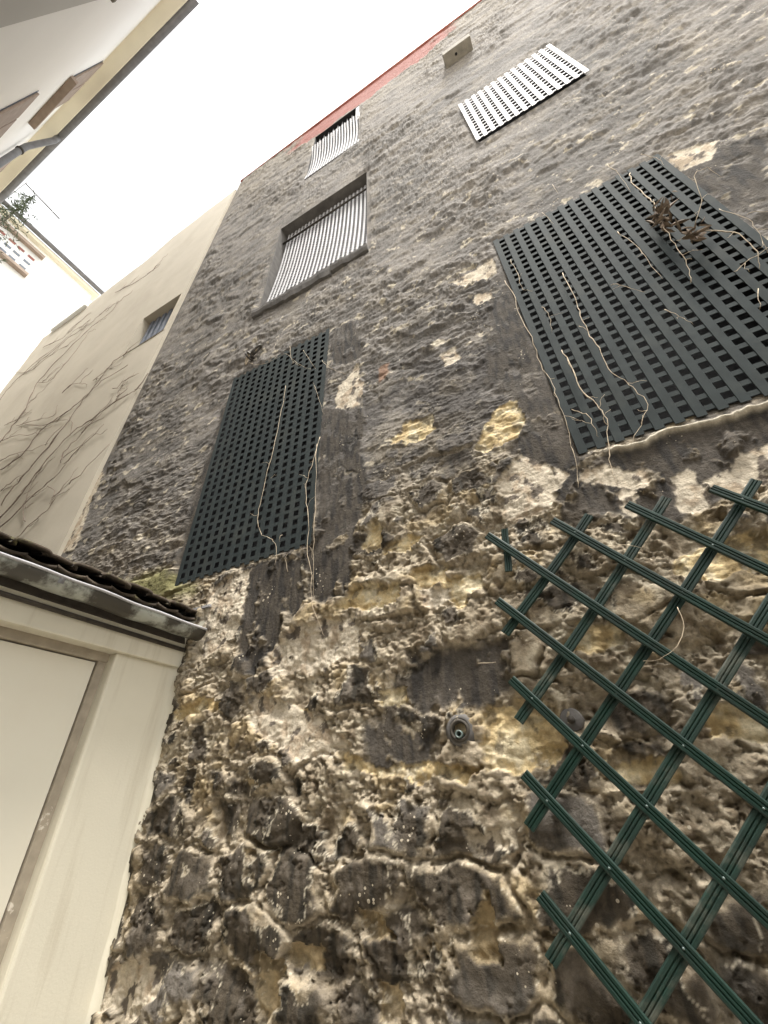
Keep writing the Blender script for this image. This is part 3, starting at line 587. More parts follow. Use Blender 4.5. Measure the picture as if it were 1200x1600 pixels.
def grille(x0, x1, z0, z1, nv, wv, nh, wh, y, mv, mh, label, group=None, bow=None, t=0.008, backgap=0.0, sag=0.0, hrail=None):
    r = empty('lattice_grille', (0.5*(x0+x1), y, z0+H0), label, 'grille', group)
    mev = slat_mesh('vertical_slat', wv, z1-z0, t, True, bow, mv); meh = slat_mesh('horizontal_slat', wh, x1-x0, t*0.8, False, None, mh)
    for i in range(nv):
        x = x0 + wv/2 + (x1-x0-wv)*i/(nv-1); dx = sag*math.sin(i*1.7)
        o = link('vertical_slat', mev, None, r, (x - 0.5*(x0+x1) + rnd.uniform(-1, 1)*0.0012 + dx, rnd.uniform(-1, 1)*0.0006, rnd.uniform(-1, 1)*0.003)); o.rotation_euler = (0, rnd.uniform(-1, 1)*0.0018, 0)
    for j in range(nh):
        s = (j+0.5)/nh; zz = (z1-z0)*s; by = bow(s) if bow else 0.0
        link('horizontal_slat', meh, None, r, (x0 - 0.5*(x0+x1) + rnd.uniform(-1, 1)*0.002, t*0.95 + backgap + by, zz + rnd.uniform(-1, 1)*0.001))
    return r
grille(-2.172, -1.165, 1.098, 3.10, 15, 0.0345, 33, 0.0255, -0.016, M['grille'], M['grille'], 'tall dark grey-green lattice grille standing just above the tiled lean-to roof', t=0.003)
grille(0.165, 1.162, 1.135, 3.105, 15, 0.0345, 33, 0.0255, -0.016, M['grille'], M['grille'], 'large dark grey-green lattice grille overgrown with dead vines and dry leaves', t=0.003)
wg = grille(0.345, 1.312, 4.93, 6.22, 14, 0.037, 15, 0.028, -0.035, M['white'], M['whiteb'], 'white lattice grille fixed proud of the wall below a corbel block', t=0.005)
grille(-2.07, -0.835, 4.13, 6.15, 23, 0.023, 30, 0.022, 0.012, M['white'], M['whiteb'], 'white lattice grille leaning back inside the deep dark window with a broken sill', bow=lambda s: 0.085*s + 0.03*math.sin(math.pi*s), t=0.005)
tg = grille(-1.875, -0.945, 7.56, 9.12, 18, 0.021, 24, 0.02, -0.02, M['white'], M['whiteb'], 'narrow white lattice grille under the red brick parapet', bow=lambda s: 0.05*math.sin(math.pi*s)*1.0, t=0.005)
r_ = empty('window_bars', (-1.41, 0.1, 9.3+H0), 'pale bars and white post in the dark window head under the parapet', 'bars')
for i in range(9): MB().tube([(-1.80+0.095*i, 0.05, 8.9+H0), (-1.80+0.095*i, 0.05, 9.67+H0)], 0.008, 6).build('bar', M['whiteb'], r_)
MB().box((-1.03, 0.0, 8.9+H0), (-0.965, 0.05, 9.675+H0)).build('post', M['white'], r_, 0.004)
# dark rail across the head of the mid window grille
mr_ = MB().tube([(-2.1, 0.07, 5.87+H0), (-0.83, 0.064, 5.89+H0)], 0.012, 8).build('support_rail', M['dark']); tag(mr_, 'dark iron rail across the head of the leaning white grille', 'rail')

# ------------------------------------------------------------------ green diagonal trellis
tr = empty('garden_trellis', (0.4, -0.07, 0.3), 'dark green diamond trellis of grooved plastic slats on the eroded wall', 'trellis')
def tslat(p, q, y, m, w=0.030, t=0.009):
    a = Vector((p[0], y, p[1]+H0)); b = Vector((q[0], y, q[1]+H0)); d = (b-a).normalized(); up = Vector((0, -1, 0)); side = d.cross(up).normalized()
    W = w/2; prof = [(-W, t/2-0.002), (-W, -t/2), (W, -t/2), (W, t/2-0.002), (W-0.003, t/2), (0.0065, t/2), (0.004, t/2-0.003), (0.0015, t/2), (-0.0015, t/2), (-0.004, t/2-0.003), (-0.0065, t/2), (-W+0.003, t/2)]
    n = 10; L_ = (b-a).length; ph = rnd.uniform(0, 6); amp = 0.0045
    path = [a + (b-a)*(i/n) + up*(amp*math.sin(ph + 3*i/n)) + side*(0.003*math.sin(ph*2 + 4*i/n)) for i in range(n+1)]
    return MB().sweep(path, prof[::-1], side, up).build('slat', m, tr)
TA = [((-0.25,0.842),(1.10,-0.84)), ((-0.006,0.832),(1.10,-0.55)), ((0.236,0.814),(1.10,-0.27)), ((0.480,0.797),(1.10,0.02)), ((0.72,0.78),(1.10,0.31)), ((-0.262,0.570),(0.86,-0.80)), ((-0.267,0.306),(0.62,-0.80)), ((-0.286,0.048),(0.40,-0.78)), ((-0.299,-0.207),(0.17,-0.77)), ((-0.305,-0.46),(-0.05,-0.76))]
TB = [((-0.258,0.451),(0.116,0.823)), ((-0.272,0.186),(0.359,0.808)), ((-0.296,-0.075),(0.597,0.793)), ((-0.302,-0.328),(0.84,0.785)), ((-0.31,-0.565),(1.08,0.77)), ((-0.22,-0.72),(1.12,0.57)), ((0.03,-0.72),(1.12,0.33)), ((0.27,-0.73),(1.12,0.09)), ((0.51,-0.74),(1.12,-0.15))]
for i, (p, q) in enumerate(TA): tslat(p, q, -0.076, M['green'])
for i, (p, q) in enumerate(TB): tslat(p, q, -0.0655, M['greenw'] if i in (1, 3, 4, 6) else M['green'], 0.031)
tslat((-0.182, 0.856), (-0.206, 0.676), -0.066, M['green'], 0.026)
rme = MB().tube([(0,0,0),(0,-0.0025,0)], [0.0032, 0.0022], 8).build('rivet', M['rivet'], tr); first = True
def cross(a, b, c, d):
    a, b, c, d = map(Vector, (a, b, c, d)); r = b-a; s = d-c; k = r.x*s.y-r.y*s.x
    t = ((c-a).x*s.y-(c-a).y*s.x)/k; u = ((c-a).x*r.y-(c-a).y*r.x)/k
    return a + r*t if 0 < t < 1 and 0 < u < 1 else None
rl = rme.data
for vtx in rl.vertices: vtx.co = vtx.co + wloc(tr)
for p, q in TA:
    for c, d in TB:
        k = cross(p, q, c, d)
        if k is not None:
            loc = Vector((k.x, -0.0805, k.y+H0)) - wloc(tr)
            if first: rme.location = loc; first = False
            else: copy_part(rme, tr, loc)

# ------------------------------------------------------------------ wall fixings
def lathe(mb, cx, cz, y0, prof, seg=20):
    n = len(prof); vs = []; fs = []
    for k in range(seg):
        th = 2*math.pi*k/seg
        for r, y in prof: vs.append((cx + r*math.cos(th), y0 + y, cz + r*math.sin(th)))
    for k in range(seg):
        l = (k+1) % seg
        for i in range(n-1): fs.append((k*n+i, k*n+i+1, l*n+i+1, l*n+i))
    return mb.add(vs, fs, True)
an = empty('pipe_sleeve', (-0.468, -0.02, 0.179+H0), 'round iron pipe sleeve with ringed mouth in a lump of mortar', 'pipe')
lathe(MB(), -0.468, 0.179+H0, -0.010, [(0.062, 0.03), (0.058, -0.012), (0.046, -0.034), (0.036, -0.04), (0.031, -0.036)]).build('mortar_collar', M['mortardark'], an)
lathe(MB(), -0.466, 0.177+H0, -0.010, [(0.033, 0.01), (0.033, -0.046), (0.027, -0.050), (0.024, -0.046), (0.022, -0.028), (0.0, -0.026)]).build('outer_ring', M['dark'], an)
lathe(MB(), -0.468, 0.166+H0, -0.010, [(0.012, -0.02), (0.012, -0.052), (0.009, -0.053), (0.007, -0.05), (0.006, -0.03), (0.0, -0.03)]).build('bolt_tube', M['rivet'], an)
a2 = empty('wall_plug', (-0.124, -0.02, 0.181+H0), 'small round washer plug set flush in the stone behind the trellis', 'plug')
lathe(MB(), -0.124, 0.181+H0, 0.0, [(0.034, 0.03), (0.033, -0.026), (0.029, -0.030), (0.013, -0.027), (0.011, -0.03)]).build('washer', M['mortardark'], a2)
lathe(MB(), -0.124, 0.181+H0, 0.0, [(0.011, 0.0), (0.011, -0.031), (0.0, -0.033)]).build('bolt_head', M['dark'], a2)
co = empty('wire_coil', (-2.01, -0.03, 3.283+H0), 'small dark coil of wire hanging on the wall above the tall grille', 'wire')
for i in range(6):
    ph = rnd.uniform(0, 6); rr = rnd.uniform(0.025, 0.05)
    c_ = [(-2.03 + 0.018*i + rr*math.cos(t + ph), -0.045 - 0.02*math.sin(t), 3.26 + 0.012*i + H0 + 0.05*math.sin(t + 0.4*i)) for t in np.linspace(0, 2*math.pi, 13)]
    MB().tube(c_, 0.010 if i % 3 else 0.005, 5).build('loop', M['dark'] if i % 3 else M['vine'], co)

# ------------------------------------------------------------------ vines
def smooth_path(pts, y, wob=0.004, n=4, lift=0.0):
    P3 = [Vector((p[0], y, p[1]+H0)) for p in pts]; out = []
    for i in range(len(P3)-1):
        p0 = P3[max(i-1, 0)]; p1 = P3[i]; p2 = P3[i+1]; p3 = P3[min(i+2, len(P3)-1)]
        for k in range(n):
            t = k/n; q = 0.5*((2*p1) + (p2-p0)*t + (2*p0-5*p1+4*p2-p3)*t*t + (3*p1-p0-3*p2+p3)*t**3)
            out.append(q + Vector((rnd.uniform(-1, 1)*wob, rnd.uniform(-1, 1)*wob*1.2 - lift*math.sin(math.pi*(i+t)/(len(P3)-1)), rnd.uniform(-1, 1)*wob)))
    return out + [P3[-1]]
def strand(pts, y, r, m, parent=None, name='stem', wob=0.004, lift=0.0, n=4):
    p = smooth_path(pts, y, wob, n, lift); k = len(p)
    mb = MB().tube(p, [r*(1.0 - 0.6*i/(k-1))*rnd.uniform(0.75, 1.25)*(1.5 if rnd.random() < 0.08 else 1) for i in range(k)], 5)
    if m is M['vine'] and k > 6 and r > 0.0013:
        for _ in range(max(1, k//9)):
            i = rnd.randrange(2, k-2); a = rnd.uniform(0, 6.28); L_ = rnd.uniform(0.02, 0.09); q = p[i]; pts_ = [q]
            for s in range(4): a += rnd.uniform(-0.7, 0.7); q = q + Vector((math.cos(a), -rnd.uniform(0, 0.35), math.sin(a)))*(L_/4); pts_.append(q)
            mb.tube(pts_, [r*0.5, r*0.45, r*0.4, r*0.3, r*0.2], 4)
    return mb.build(name, m, parent)
def dead_leaf(c, size, parent, k):
    mb = MB(); c = Vector(c)
    for i in range(k):
        a = Vector((rnd.gauss(0, 1), rnd.gauss(0, 0.6)-0.3, rnd.gauss(-0.4, 1))).normalized(); b = a.cross(Vector((rnd.gauss(0,1), rnd.gauss(0,1), rnd.gauss(0,1)))).normalized(); n_ = a.cross(b)
        L_ = size*rnd.uniform(0.5, 1.2); W_ = L_*rnd.uniform(0.10, 0.22); o = c + Vector((rnd.gauss(0, 0.3), rnd.gauss(0, 0.15), rnd.gauss(0, 0.35)))*size
        pts = []
        for s in (0, 0.3, 0.65, 1.0):
            ww = W_*math.sin(math.pi*(0.12+0.85*s)); cu = n_*(L_*0.6*s*s)
            pts += [o + a*(L_*s) - b*ww + cu + n_*ww*1.4, o + a*(L_*s) + cu, o + a*(L_*s) + b*ww + cu + n_*ww*1.4]
        mb.add(pts, [(j*3+c_, j*3+c_+1, j*3+c_+4, j*3+c_+3) for j in range(3) for c_ in (0, 1)], True)
    return mb.build('dead_leaf', M['leaf'], parent)
vr = empty('dead_vine', (0.9, -0.05, 2.0+H0), 'tangle of pale dead vine stems with shrivelled brown leaves on the large grille', 'vine')
for i, l in enumerate(VR):
    if i in (0, 1, 2): continue
    strand(l, -0.045, 0.0030 if i in (4, 5) else 0.0016, M['vine'], vr, lift=0.035 if i in (4, 5, 6, 7, 8) else 0.006)
dead_leaf((0.903, -0.075, 2.42+H0), 0.075, vr, 22); dead_leaf((0.888, -0.075, 2.31+H0), 0.06, vr, 16); dead_leaf((0.94, -0.075, 2.13+H0), 0.06, vr, 14); dead_leaf((1.0, -0.08, 2.18+H0), 0.045, vr, 3); dead_leaf((1.03, -0.05, 2.58+H0), 0.04, vr, 2)
for i, lb in ((0, 'thin pale dry root running down the left edge of the large grille'), (1, 'thick pale dry stem hanging down past the foot of the large grille'), (2, 'long kinked pale dry stem across the middle of the large grille')):
    s_ = strand(VR[i], -0.045 if i else -0.038, (0.0020, 0.0026, 0.0021)[i], M['vine'], None, 'vine_stem', lift=0.004); tag(s_, lb, 'vine')
vl = empty('dead_vine', (-1.4, -0.05, 2.2+H0), 'thin pale dead vine stems over the tall grille above the lean-to', 'vine')
for i, l in enumerate(VL):
    if i == 2: continue
    strand(l, -0.045, 0.0019 if i == 0 else 0.0014, M['vine'], vl, lift=0.01)
tag(strand(VL[2], -0.045, 0.0019, M['vine'], None, 'vine_stem'), 'single kinked pale stem hanging down the middle of the tall grille', 'vine')
for l, lb in zip(VT, ('fine curled tendril looped over the green trellis slats', 'short straight straw caught behind the green trellis', 'short pale straw stuck to the dark crust beside the trellis')):
    tag(strand(l, -0.085 if l[0][0] > 0 else -0.05, 0.0012, M['vine'], None, 'tendril', 0.001), lb, 'tendril')
# brown creeper on the cream rendered wall
cr_ = [empty('climbing_creeper', (-7.5, -0.06, 4.0), 'leafless brown creeper spreading over the lower cream rendered wall', 'creeper'), empty('climbing_creeper', (-9.2, -0.06, 6.0), 'dense reddish bare creeper climbing the far end of the cream wall', 'creeper')]
far = (7, 8, 20, 21, 22, 23, 26)
for i, l in enumerate(VP):
    k = 1 if i in far else 0; strand(l, -0.05, 0.0062 if i in (0, 2, 3, 5, 7) else 0.0042, M['vined'], cr_[k], wob=0.007)
    for _ in range(4 if k else 2):
        j = rnd.randrange(len(l)-1); t = rnd.random(); p = (l[j][0]*(1-t)+l[j+1][0]*t, l[j][1]*(1-t)+l[j+1][1]*t)
        a = rnd.uniform(-0.6, 1.1); L_ = rnd.uniform(0.12, 0.55)
        strand([p, (p[0]+0.5*L_*math.cos(a)+rnd.uniform(-.06, .06), p[1]+0.5*L_*math.sin(a)+rnd.uniform(-.06, .06)), (p[0]+L_*math.cos(a), p[1]+L_*math.sin(a)+rnd.uniform(-.05, .1))], -0.045, 0.003, M['vined'], cr_[k], 'twig', wob=0.01, n=3)

# ------------------------------------------------------------------ cream rendered wall to the left, with a barred recess
pw = empty('rendered_building', (-6.5, 0, 0), 'smooth cream rendered building side with a recessed barred window', 'building')
PX0, PX1 = -10.0, -3.822; PO = (-4.72, -3.90, 5.20, 6.13)
xs = sorted(set(list(np.round(np.linspace(PX0, PX1, 63), 4)) + [PO[0], PO[1]])); zs = sorted(set(list(np.round(np.linspace(-1.5, 9.55, 111), 4)) + [PO[2], PO[3]]))
def pwy(x, z): return -0.032 + 0.008*float(perlin(x*0.8, z*0.8, 70)) + 0.003*float(perlin(x*3, z*3, 71))
def topz(x): return float(np.interp(x, [-10.0, -8.2, -6.3, -5.6, -3.5], [9.60, 9.58, 9.68, 10.02, 10.12]))
PXA = np.array(xs, np.float32); PZA = np.array(zs, np.float32); GXX, GZZ = np.meshgrid(PXA, PZA); GY = -0.032 + 0.008*perlin(GXX*0.8, GZZ*0.8, 70) + 0.003*perlin(GXX*3, GZZ*3, 71)
mb = MB(); vs = []; n = len(xs)
for j in range(len(zs)):
    for i in range(n):
        zz = zs[j] if zs[j] < 6.2 else 6.2 + (zs[j]-6.2)*(topz(xs[i])-6.2)/(9.55-6.2)
        vs.append((xs[i], float(GY[j, i]), zz + H0))
fs = []
for j in range(len(zs)-1):
    for i in range(n-1):
        if xs[i] >= PO[0]-1e-4 and xs[i+1] <= PO[1]+1e-4 and zs[j] >= PO[2]-1e-4 and zs[j+1] <= PO[3]+1e-4: continue
        fs.append((j*n+i, j*n+i+1, (j+1)*n+i+1, (j+1)*n+i))
mb.add(vs, fs, True).build('render_face', M['plaster'], pw)
eb = MB(); 
for j in range(len(zs)-1):
    v0 = vs[j*n+n-1]; v1 = vs[(j+1)*n+n-1]; eb.add([v0, (v0[0], 0.06, v0[2]), (v1[0], 0.06, v1[2]), v1], [(0, 1, 2, 3)])
eb.build('render_edge', M['plaster'], pw)
a, b, c, d = PO; rv = MB()
for p, q_ in (((a, c), (b, c)), ((b, c), (b, d)), ((b, d), (a, d)), ((a, d), (a, c))):
    rv.add([(p[0], -0.036, p[1]+H0), (q_[0], -0.036, q_[1]+H0), (q_[0], 0.32, q_[1]+H0), (p[0], 0.32, p[1]+H0)], [(0, 3, 2, 1)])
rv.build('window_reveal', M['plaster'], pw)
MB().box((a-0.02, 0.32, c-0.02+H0), (b+0.02, 0.34, d+0.02+H0)).build('dark_pane', M['glass'], pw)
MB().box((PX0, 0.35, 0), (PX1-0.01, 0.5, 9.5+H0)).build('masonry_core', M['core'], pw)
MB().box((a-0.05, 0.06, d+0.03+H0), (b+0.05, 0.35, 9.0+H0)).build('masonry_core', M['core'], pw)
tc_ = MB()
for i in range(n-1):
    if i % 4 == 0:
        i2 = min(i+4, n-1); z0 = topz(xs[i])+H0; z1 = topz(xs[i2])+H0
        tc_.add([(xs[i], -0.026, z0-0.02), (xs[i2], -0.026, z1-0.02), (xs[i2], 0.5, z1), (xs[i], 0.5, z0), (xs[i], -0.026, z0+0.03), (xs[i2], -0.026, z1+0.03), (xs[i2], 0.5, z1+0.05), (xs[i], 0.5, z0+0.05)], [(0,3,2,1),(4,5,6,7),(0,1,5,4),(2,3,7,6)])
tc_.build('coping', M['plaster'], pw)
MB().box((-9.5, -0.10, 9.45+H0), (-8.15, 0.1, 9.70+H0)).build('capping_box', M['facade'], pw, 0.02)
wb = empty('window_bars', (-4.28, 0.14, 5.3+H0), 'blue-grey vertical bars set in the recess of the cream wall', 'bars')
for i in range(6): MB().box((a+0.05+0.133*i, 0.055, c+H0), (a+0.115+0.133*i, 0.08, d+H0)).build('bar', M['bar'], wb, 0.004)

# ------------------------------------------------------------------ lean-to shed at the left
sh = empty('lean_to_shed', (-2.4, -1.0, 0), 'cream painted lean-to with a pale flat door under a mossy tiled eave', 'shed')
SXF = -1.95
MB().box((SXF-0.30, -0.355, 0.0), (SXF, 0.06, 0.585+H0)).build('pilaster', M['shed'], sh, 0.012)
MB().box((SXF-0.30, -2.28, 0.583+H0), (SXF+0.022, 0.06, 0.80+H0)).build('lintel', M['shed'], sh, 0.008)
MB().box((SXF-0.13, -0.392, 0.0), (SXF-0.055, -0.352, 0.586+H0)).build('door_jamb', M['jamb'], sh, 0.004)
MB().box((SXF-0.13, -2.2, 0.545+H0), (SXF-0.047, -0.352, 0.586+H0)).build('door_head', M['jamb'], sh, 0.004)
dr = MB().box((SXF-0.10, -2.19, 0.03), (SXF-0.066, -0.396, 0.540+H0)).build('door', M['panel'], sh, 0.003)
MB().box((SXF-0.062, -1.62, 1.0), (SXF-0.03, -1.58, 1.12)).build('door_handle', M['zincdark'], dr, 0.004)
MB().box((SXF-0.30, -2.28, 0.0), (SXF, -2.2, 0.585+H0)).build('pilaster', M['shed'], sh, 0.012)
MB().box((SXF-1.9, -2.26, 0.0), (SXF-0.29, 0.06, 0.7+H0)).build('shed_body', M['shed'], sh)
# mortar fillet where the shed meets the wall
fm = MB(); N_ = 60; vs = []; fs = []
for i in range(N_+1):
    zz = -1.5 + 2.32*i/N_; wob = 0.010*float(perlin(zz*5, 0.3, 80)) + 0.006*float(perlin(zz*21, 0.7, 81)); k_ = 1.0 + 2.2*max(0, (zz-0.45)/0.37)**1.5
    for t in np.linspace(0, 1, 5):
        a_ = t*math.pi/2; R_ = (0.035 + wob)*k_
        vs.append((SXF - 0.004 + R_*(1-math.cos(math.pi/2 - a_)), -0.012 - R_*(1-math.cos(a_)) , zz+H0))
for i in range(N_):
    for t in range(4): fs.append((i*5+t, i*5+t+1, (i+1)*5+t+1, (i+1)*5+t))
fm.add(vs, fs, True).build('corner_fillet', M['shed'], sh)
# gutter: half round trough with a rolled front lip
GX, GZ, GR = -1.853, 0.764+H0, 0.048
def wy(i, n=40): return -2.30 + 2.285*i/n
gp = [(GR*math.cos(t), GR*1.05*math.sin(t)) for t in np.linspace(0, -math.pi, 13)]; gi = [((GR-0.004)*math.cos(t), (GR*1.05-0.004)*math.sin(t)) for t in np.linspace(-math.pi, 0, 13)]
gm = MB(); path = [(GX + 0.003*math.sin(i*0.7), wy(i), GZ + 0.002*math.sin(i*1.3) - 0.006*i/40) for i in range(41)]
gm.sweep(path, gp + gi, Vector((1, 0, 0)), Vector((0, 0, 1)), True, True); go = gm.build('gutter', M['zinc'], sh)
MB().tube([(p[0]+GR, p[1], p[2]+0.003) for p in path], 0.0065, 8).build('rolled_lip', M['white'], go)
for yy in (-0.16, -0.75, -1.35, -1.95):
    MB().sweep([(GX, yy-0.011, GZ), (GX, yy+0.011, GZ)], [((GR+0.003)*math.cos(t), (GR*1.05+0.003)*math.sin(t)) for t in np.linspace(0, -math.pi, 13)] + [((GR+0.0005)*math.cos(t), (GR*1.05+0.0005)*math.sin(t)) for t in np.linspace(-math.pi, 0, 13)], Vector((1, 0, 0)), Vector((0, 0, 1)), True, True).build('gutter_bracket', M['zincdark'], sh)
MB().box((SXF-0.02, -2.28, 0.70+H0), (SXF+0.026, 0.0, 0.80+H0)).build('fascia_board', M['dark'], sh, 0.003)
MB().tube([(SXF+0.034, -2.28, 0.672+H0), (SXF+0.034, -0.02, 0.668+H0)], 0.010, 8).build('cable_conduit', M['dark'], sh)
# roof of overlapping canal tiles: each tile a piece
def tile_mesh(L_, r, up):
    vs = []; fs = []; ns = 10; nl = 5
    for i in range(nl):
        s = i/(nl-1); rr = r*(1.0 - 0.14*s if up else 0.86 + 0.14*s)
        for j in range(ns+1):
            t = math.pi*j/ns; w_ = 0.004*math.sin(7*s + 3*t); cy = math.cos(t)*rr; cz = math.sin(t)*rr*(0.27 if up else -0.20)
            vs.append((-L_*s + w_, cy, cz + 0.33*0 + L_*s*0.32))
    m_ = ns+1
    for i in range(nl-1):
        for j in range(ns): fs.append((i*m_+j, i*m_+j+1, (i+1)*m_+j+1, (i+1)*m_+j))
    n0 = len(vs); vs += [(v[0], v[1], v[2]-0.014) for v in vs]; fs += [tuple(n0+k for k in f[::-1]) for f in fs]
    for j in range(ns): fs.append((j, n0+j, n0+j+1, j+1))
    for i in range(nl-1):
        for e in (0, ns): fs.append((i*m_+e, (i+1)*m_+e, n0+(i+1)*m_+e, n0+i*m_+e))
    me = bpy.data.meshes.new('roof_tile'); me.from_pydata(vs, [], fs); me.polygons.foreach_set('use_smooth', [True]*len(fs)); me.update(); me.materials.append(M['tile']); return me
tu, td = tile_mesh(0.42, 0.072, True), tile_mesh(0.42, 0.072, False); rf = empty('roof', (0, 0, 0)); rf.parent = sh; rf.location = (0.5, 0.9, 0.865+H0)
rf_w = wloc(rf)
for row in range(4):
    for k in range(20):
        yy = -0.05 - 0.118*k; xx = -1.872 - 0.36*row; zz = 0.832 + H0 + 0.36*0.32*row + 0.012*row*0
        o = link('roof_tile', td, None, rf, Vector((xx + rnd.uniform(-.008, .008), yy - 0.059, zz + rnd.uniform(-.004, .004))) - rf_w); o.rotation_euler = (0, 0, rnd.uniform(-.03, .03))
        o = link('roof_tile', tu, None, rf, Vector((xx + 0.014 + rnd.uniform(-.014, .012), yy, zz + 0.020 + rnd.uniform(-.005, .006))) - rf_w); o.rotation_euler = (rnd.uniform(-.05, .05), rnd.uniform(-.02, .02), rnd.uniform(-.04, .04))
MB().add([(-1.90, -2.28, 0.806+H0), (-1.90, 0.0, 0.806+H0), (-3.4, 0.0, 0.806+0.48+H0), (-3.4, -2.28, 0.806+0.48+H0), (-1.90, -2.28, 0.782+H0), (-1.90, 0.0, 0.782+H0), (-3.4, 0.0, 0.782+0.48+H0), (-3.4, -2.28, 0.782+0.48+H0)], [(0,1,2,3),(7,6,5,4),(0,4,5,1),(3,2,6,7)]).build('roof_boarding', M['dark'], rf)
fs_ = MB().box((-2.05, -0.035, 0.885+H0), (-1.80, -0.02, 0.90+H0)).build('flashing_strip', M['whiteb'], sh, 0.002)

# ------------------------------------------------------------------ opposite house: eave, gutter, down pipe, windows
YF = -2.41; EZ = 11.0 + H0
oh = empty('house', (-6.5, -4, 0), 'off-white house with cream eave, zinc gutter and downpipe across the yard', 'house')
MB().box((-10.9, YF-4, 0), (-2.72, YF, EZ-0.12)).build('wall', M['facade'], oh)
MB().box((-10.9, YF-4.0, EZ-0.12), (-2.86, YF+0.20, EZ-0.02)).build('eave_soffit', M['cream'], oh, 0.01)
MB().sweep([(-10.9, YF+0.235, EZ+0.0), (-2.84, YF+0.235, EZ+0.0)], [(0.075*math.cos(t), 0.075*math.sin(t)) for t in np.linspace(0, -math.pi, 11)] + [(0.069*math.cos(t), 0.069*math.sin(t)) for t in np.linspace(-math.pi, 0, 11)], Vector((0, 1, 0)), Vector((0, 0, 1)), True, True).build('gutter', M['zincdark'], oh)
MB().add([(-10.9, YF+0.2, EZ), (-2.86, YF+0.2, EZ), (-2.86, YF-2.2, EZ+1.5), (-10.9, YF-2.2, EZ+1.5), (-10.9, YF-4, EZ), (-2.86, YF-4, EZ)], [(0,1,2,3), (3,2,5,4), (0,3,4), (1,5,2)]).build('roof', M['zincdark'], oh)
dp = MB().tube([(-6.62, YF+0.235, EZ-0.06), (-6.62, YF+0.235, EZ-0.25), (-6.70, YF+0.16, EZ-0.55), (-6.78, YF+0.09, EZ-0.85), (-6.8, YF+0.08, EZ-1.1), (-6.8, YF+0.08, 0.3)], 0.05, 10).build('downpipe', M['zincdark'], oh)
for zz in (EZ-1.1, EZ-3.5, EZ-6): MB().tube([(-6.8, YF+0.08, zz), (-6.8, YF+0.08, zz+0.06)], 0.062, 10).build('pipe_collar', M['dark'], dp)
for x0, x1, z0, z1, sill in ((-5.80, -4.75, 9.35+H0, 10.72+H0, True), (-5.70, -4.60, 6.35+H0, 8.05+H0, True), (-8.6, -7.5, 6.35+H0, 8.05+H0, True), (-8.6, -7.5, 9.35+H0, 10.72+H0, True)):
    wn = MB().box((x0, YF+0.002, z0), (x1, YF+0.010, z1)).build('window', M['glass'], oh)
    hw = 0.5*(x1-x0)
    for s_ in (0, 1):
        sp = MB().box((x0+0.03+s_*hw, YF+0.011, z0+0.03), (x0+hw-0.01+s_*hw, YF+0.035, z1-0.03)).build('shutter', M['brownw'], wn, 0.004)
    MB().box((x0-0.05, YF+0.003, z0-0.09), (x1+0.05, YF+0.10, z0)).build('sill', M['brownw'], wn, 0.006)
nh = empty('house', (-2.0, -4, 0), 'plain grey-white neighbouring wall meeting the off-white house at a corner', 'house')
MB().box((-2.70, YF-4, 0), (-1.3, YF+0.03, 8.7)).build('wall', M['facade2'], nh)
MB().box((-2.70, YF-4, 8.7), (-1.3, YF+0.08, 8.78)).build('coping', M['mortar'], nh, 0.01)
yw = empty('light_blocking_wall', (1.5, YF-0.2, 0), 'plain grey-white wall added out of view to hold back low light', 'wall')  # unseen wall added so light keeps coming from above
MB().box((-1.3, YF-0.25, 0), (4.5, YF-0.05, 3.4)).build('wall_body', M['facade2'], yw)
MB().box((-1.3, YF-0.29, 3.4), (4.5, YF-0.01, 3.46)).build('coping', M['mortar'], yw, 0.01)

# ------------------------------------------------------------------ end house closing the yard
XE = -11.0
eh = empty('house', (-13, -1, 0), 'white end house with a cream eave and panelled window beyond the rendered wall', 'house')
MB().box((XE-5, -6, 0), (XE, 0.42, 13.3+H0)).build('wall', M['facade'], eh)
MB().box((XE-5, -6, 13.3+H0), (XE+0.14, 0.53, 13.42+H0)).build('eave_soffit', M['cream'], eh, 0.01)
MB().sweep([(XE+0.20, -6, 13.52+H0), (XE+0.20, 0.58, 13.52+H0)], [(0.075*math.cos(t), 0.075*math.sin(t)) for t in np.linspace(0, -math.pi, 11)] + [(0.069*math.cos(t), 0.069*math.sin(t)) for t in np.linspace(-math.pi, 0, 11)], Vector((1, 0, 0)), Vector((0, 0, 1)), True, True).build('gutter', M['zincdark'], eh)
MB().add([(XE+0.14, -6, 13.43+H0), (XE+0.14, 0.53, 13.43+H0), (XE-2.4, 0.53, 14.2+H0), (XE-2.4, -6, 14.2+H0)], [(0, 1, 2, 3)]).build('roof', M['zincdark'], eh)
wn = MB().box((XE+0.002, -2.9, 12.05+H0), (XE+0.012, -0.98, 12.95+H0)).build('window', M['frame'], eh)
MB().box((XE+0.003, -2.95, 12.95+H0), (XE+0.13, -0.93, 13.05+H0)).build('lintel', M['brownw'], wn, 0.005)
MB().box((XE+0.003, -2.95, 11.93+H0), (XE+0.15, -0.93, 12.03+H0)).build('sill', M['brownw'], wn, 0.005)
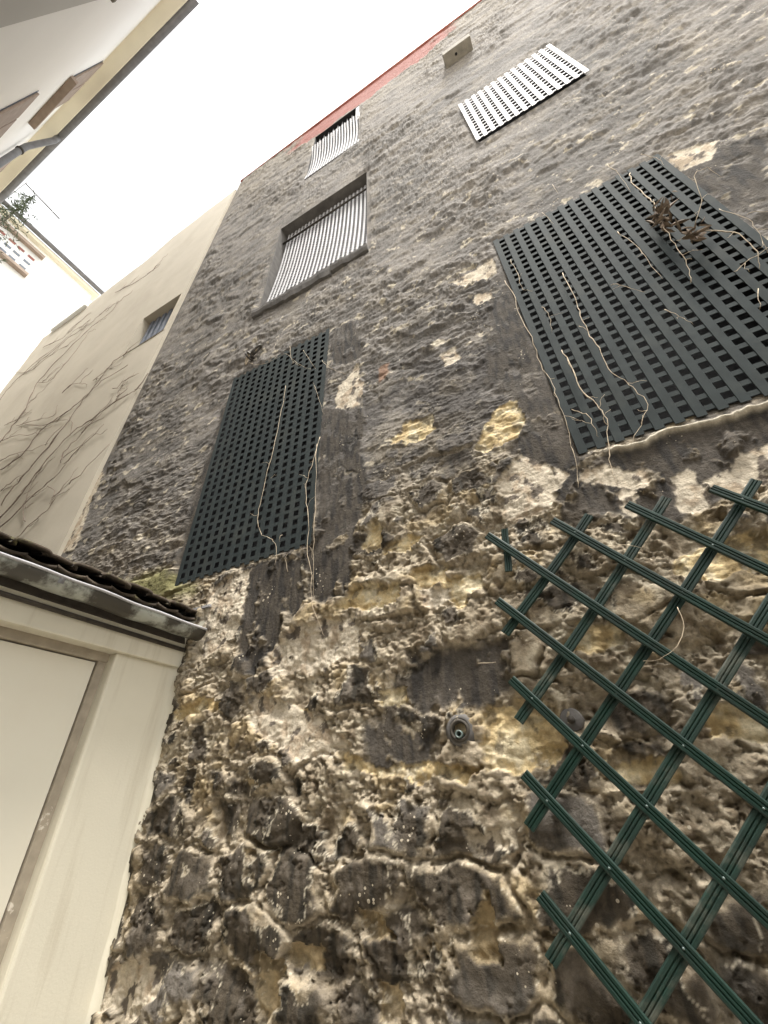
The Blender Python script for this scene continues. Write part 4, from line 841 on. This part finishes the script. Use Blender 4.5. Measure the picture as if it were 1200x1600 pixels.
for j in range(3):
    for i in range(8):
        y0 = -2.86 + 0.235*i + (0.02 if i % 2 else 0.0); MB().box((XE+0.012, y0, 12.16+0.26*j+H0), (XE+0.018, y0+0.16, 12.25+0.26*j+H0)).build('pane', M['glass'] if j < 2 else M['rust'], wn)
ab = MB().tube([(XE-0.3, -2.3, 15.5+H0), (XE-0.3, -1.27, 15.42+H0)], 0.022, 6).build('antenna_boom', M['zincdark']); tag(ab, 'thin grey boom sticking out above the end house roof', 'antenna')
am = MB().tube([(XE-0.3, -2.3, 13.4+H0), (XE-0.3, -2.3, 15.6+H0)], 0.028, 6).build('mast', M['zincdark'], ab)

# ------------------------------------------------------------------ evergreen tree between the houses
tv = empty('evergreen_tree', (-10.3, -1.95, 0), 'dark feathery evergreen tree rising beside the far eaves', 'tree')
MB().tube([(-10.3, -1.95, 0), (-10.28, -1.98, 6), (-10.3, -1.93, 11.5), (-10.3, -1.95, 14.6)], [0.10, 0.08, 0.06, 0.02], 8).build('trunk', M['bark'], tv)
cm = MB()
for i in range(150):
    zz = rnd.uniform(11.6, 15.6); a_ = rnd.uniform(0, 2*math.pi); L_ = (0.25 + 0.5*rnd.random())*min(1, (15.9-zz)/1.6)
    s0 = Vector((-10.3, -1.95, zz - 0.2)); e0 = s0 + Vector((math.cos(a_)*L_, math.sin(a_)*L_*0.75, -0.05 + rnd.uniform(-0.25, 0.15)))
    if i < 60: cm.tube([s0, (s0+e0)/2 + Vector((0, 0, 0.04)), e0], [0.01, 0.007, 0.004], 4)
    for k in range(7):
        p = s0.lerp(e0, rnd.uniform(0.3, 1.05)); d_ = Vector((rnd.gauss(0, 1), rnd.gauss(0, 1), rnd.gauss(-0.6, 0.7))).normalized(); n_ = d_.cross(Vector((rnd.gauss(0, 1), rnd.gauss(0, 1), rnd.gauss(0, 1)))).normalized(); l_ = rnd.uniform(0.08, 0.2)
        cm.add([p, p + d_*l_*0.5 + n_*0.014, p + d_*l_, p + d_*l_*0.5 - n_*0.014], [(0, 1, 2, 3)])
cm.build('crown', M['needle'], tv)
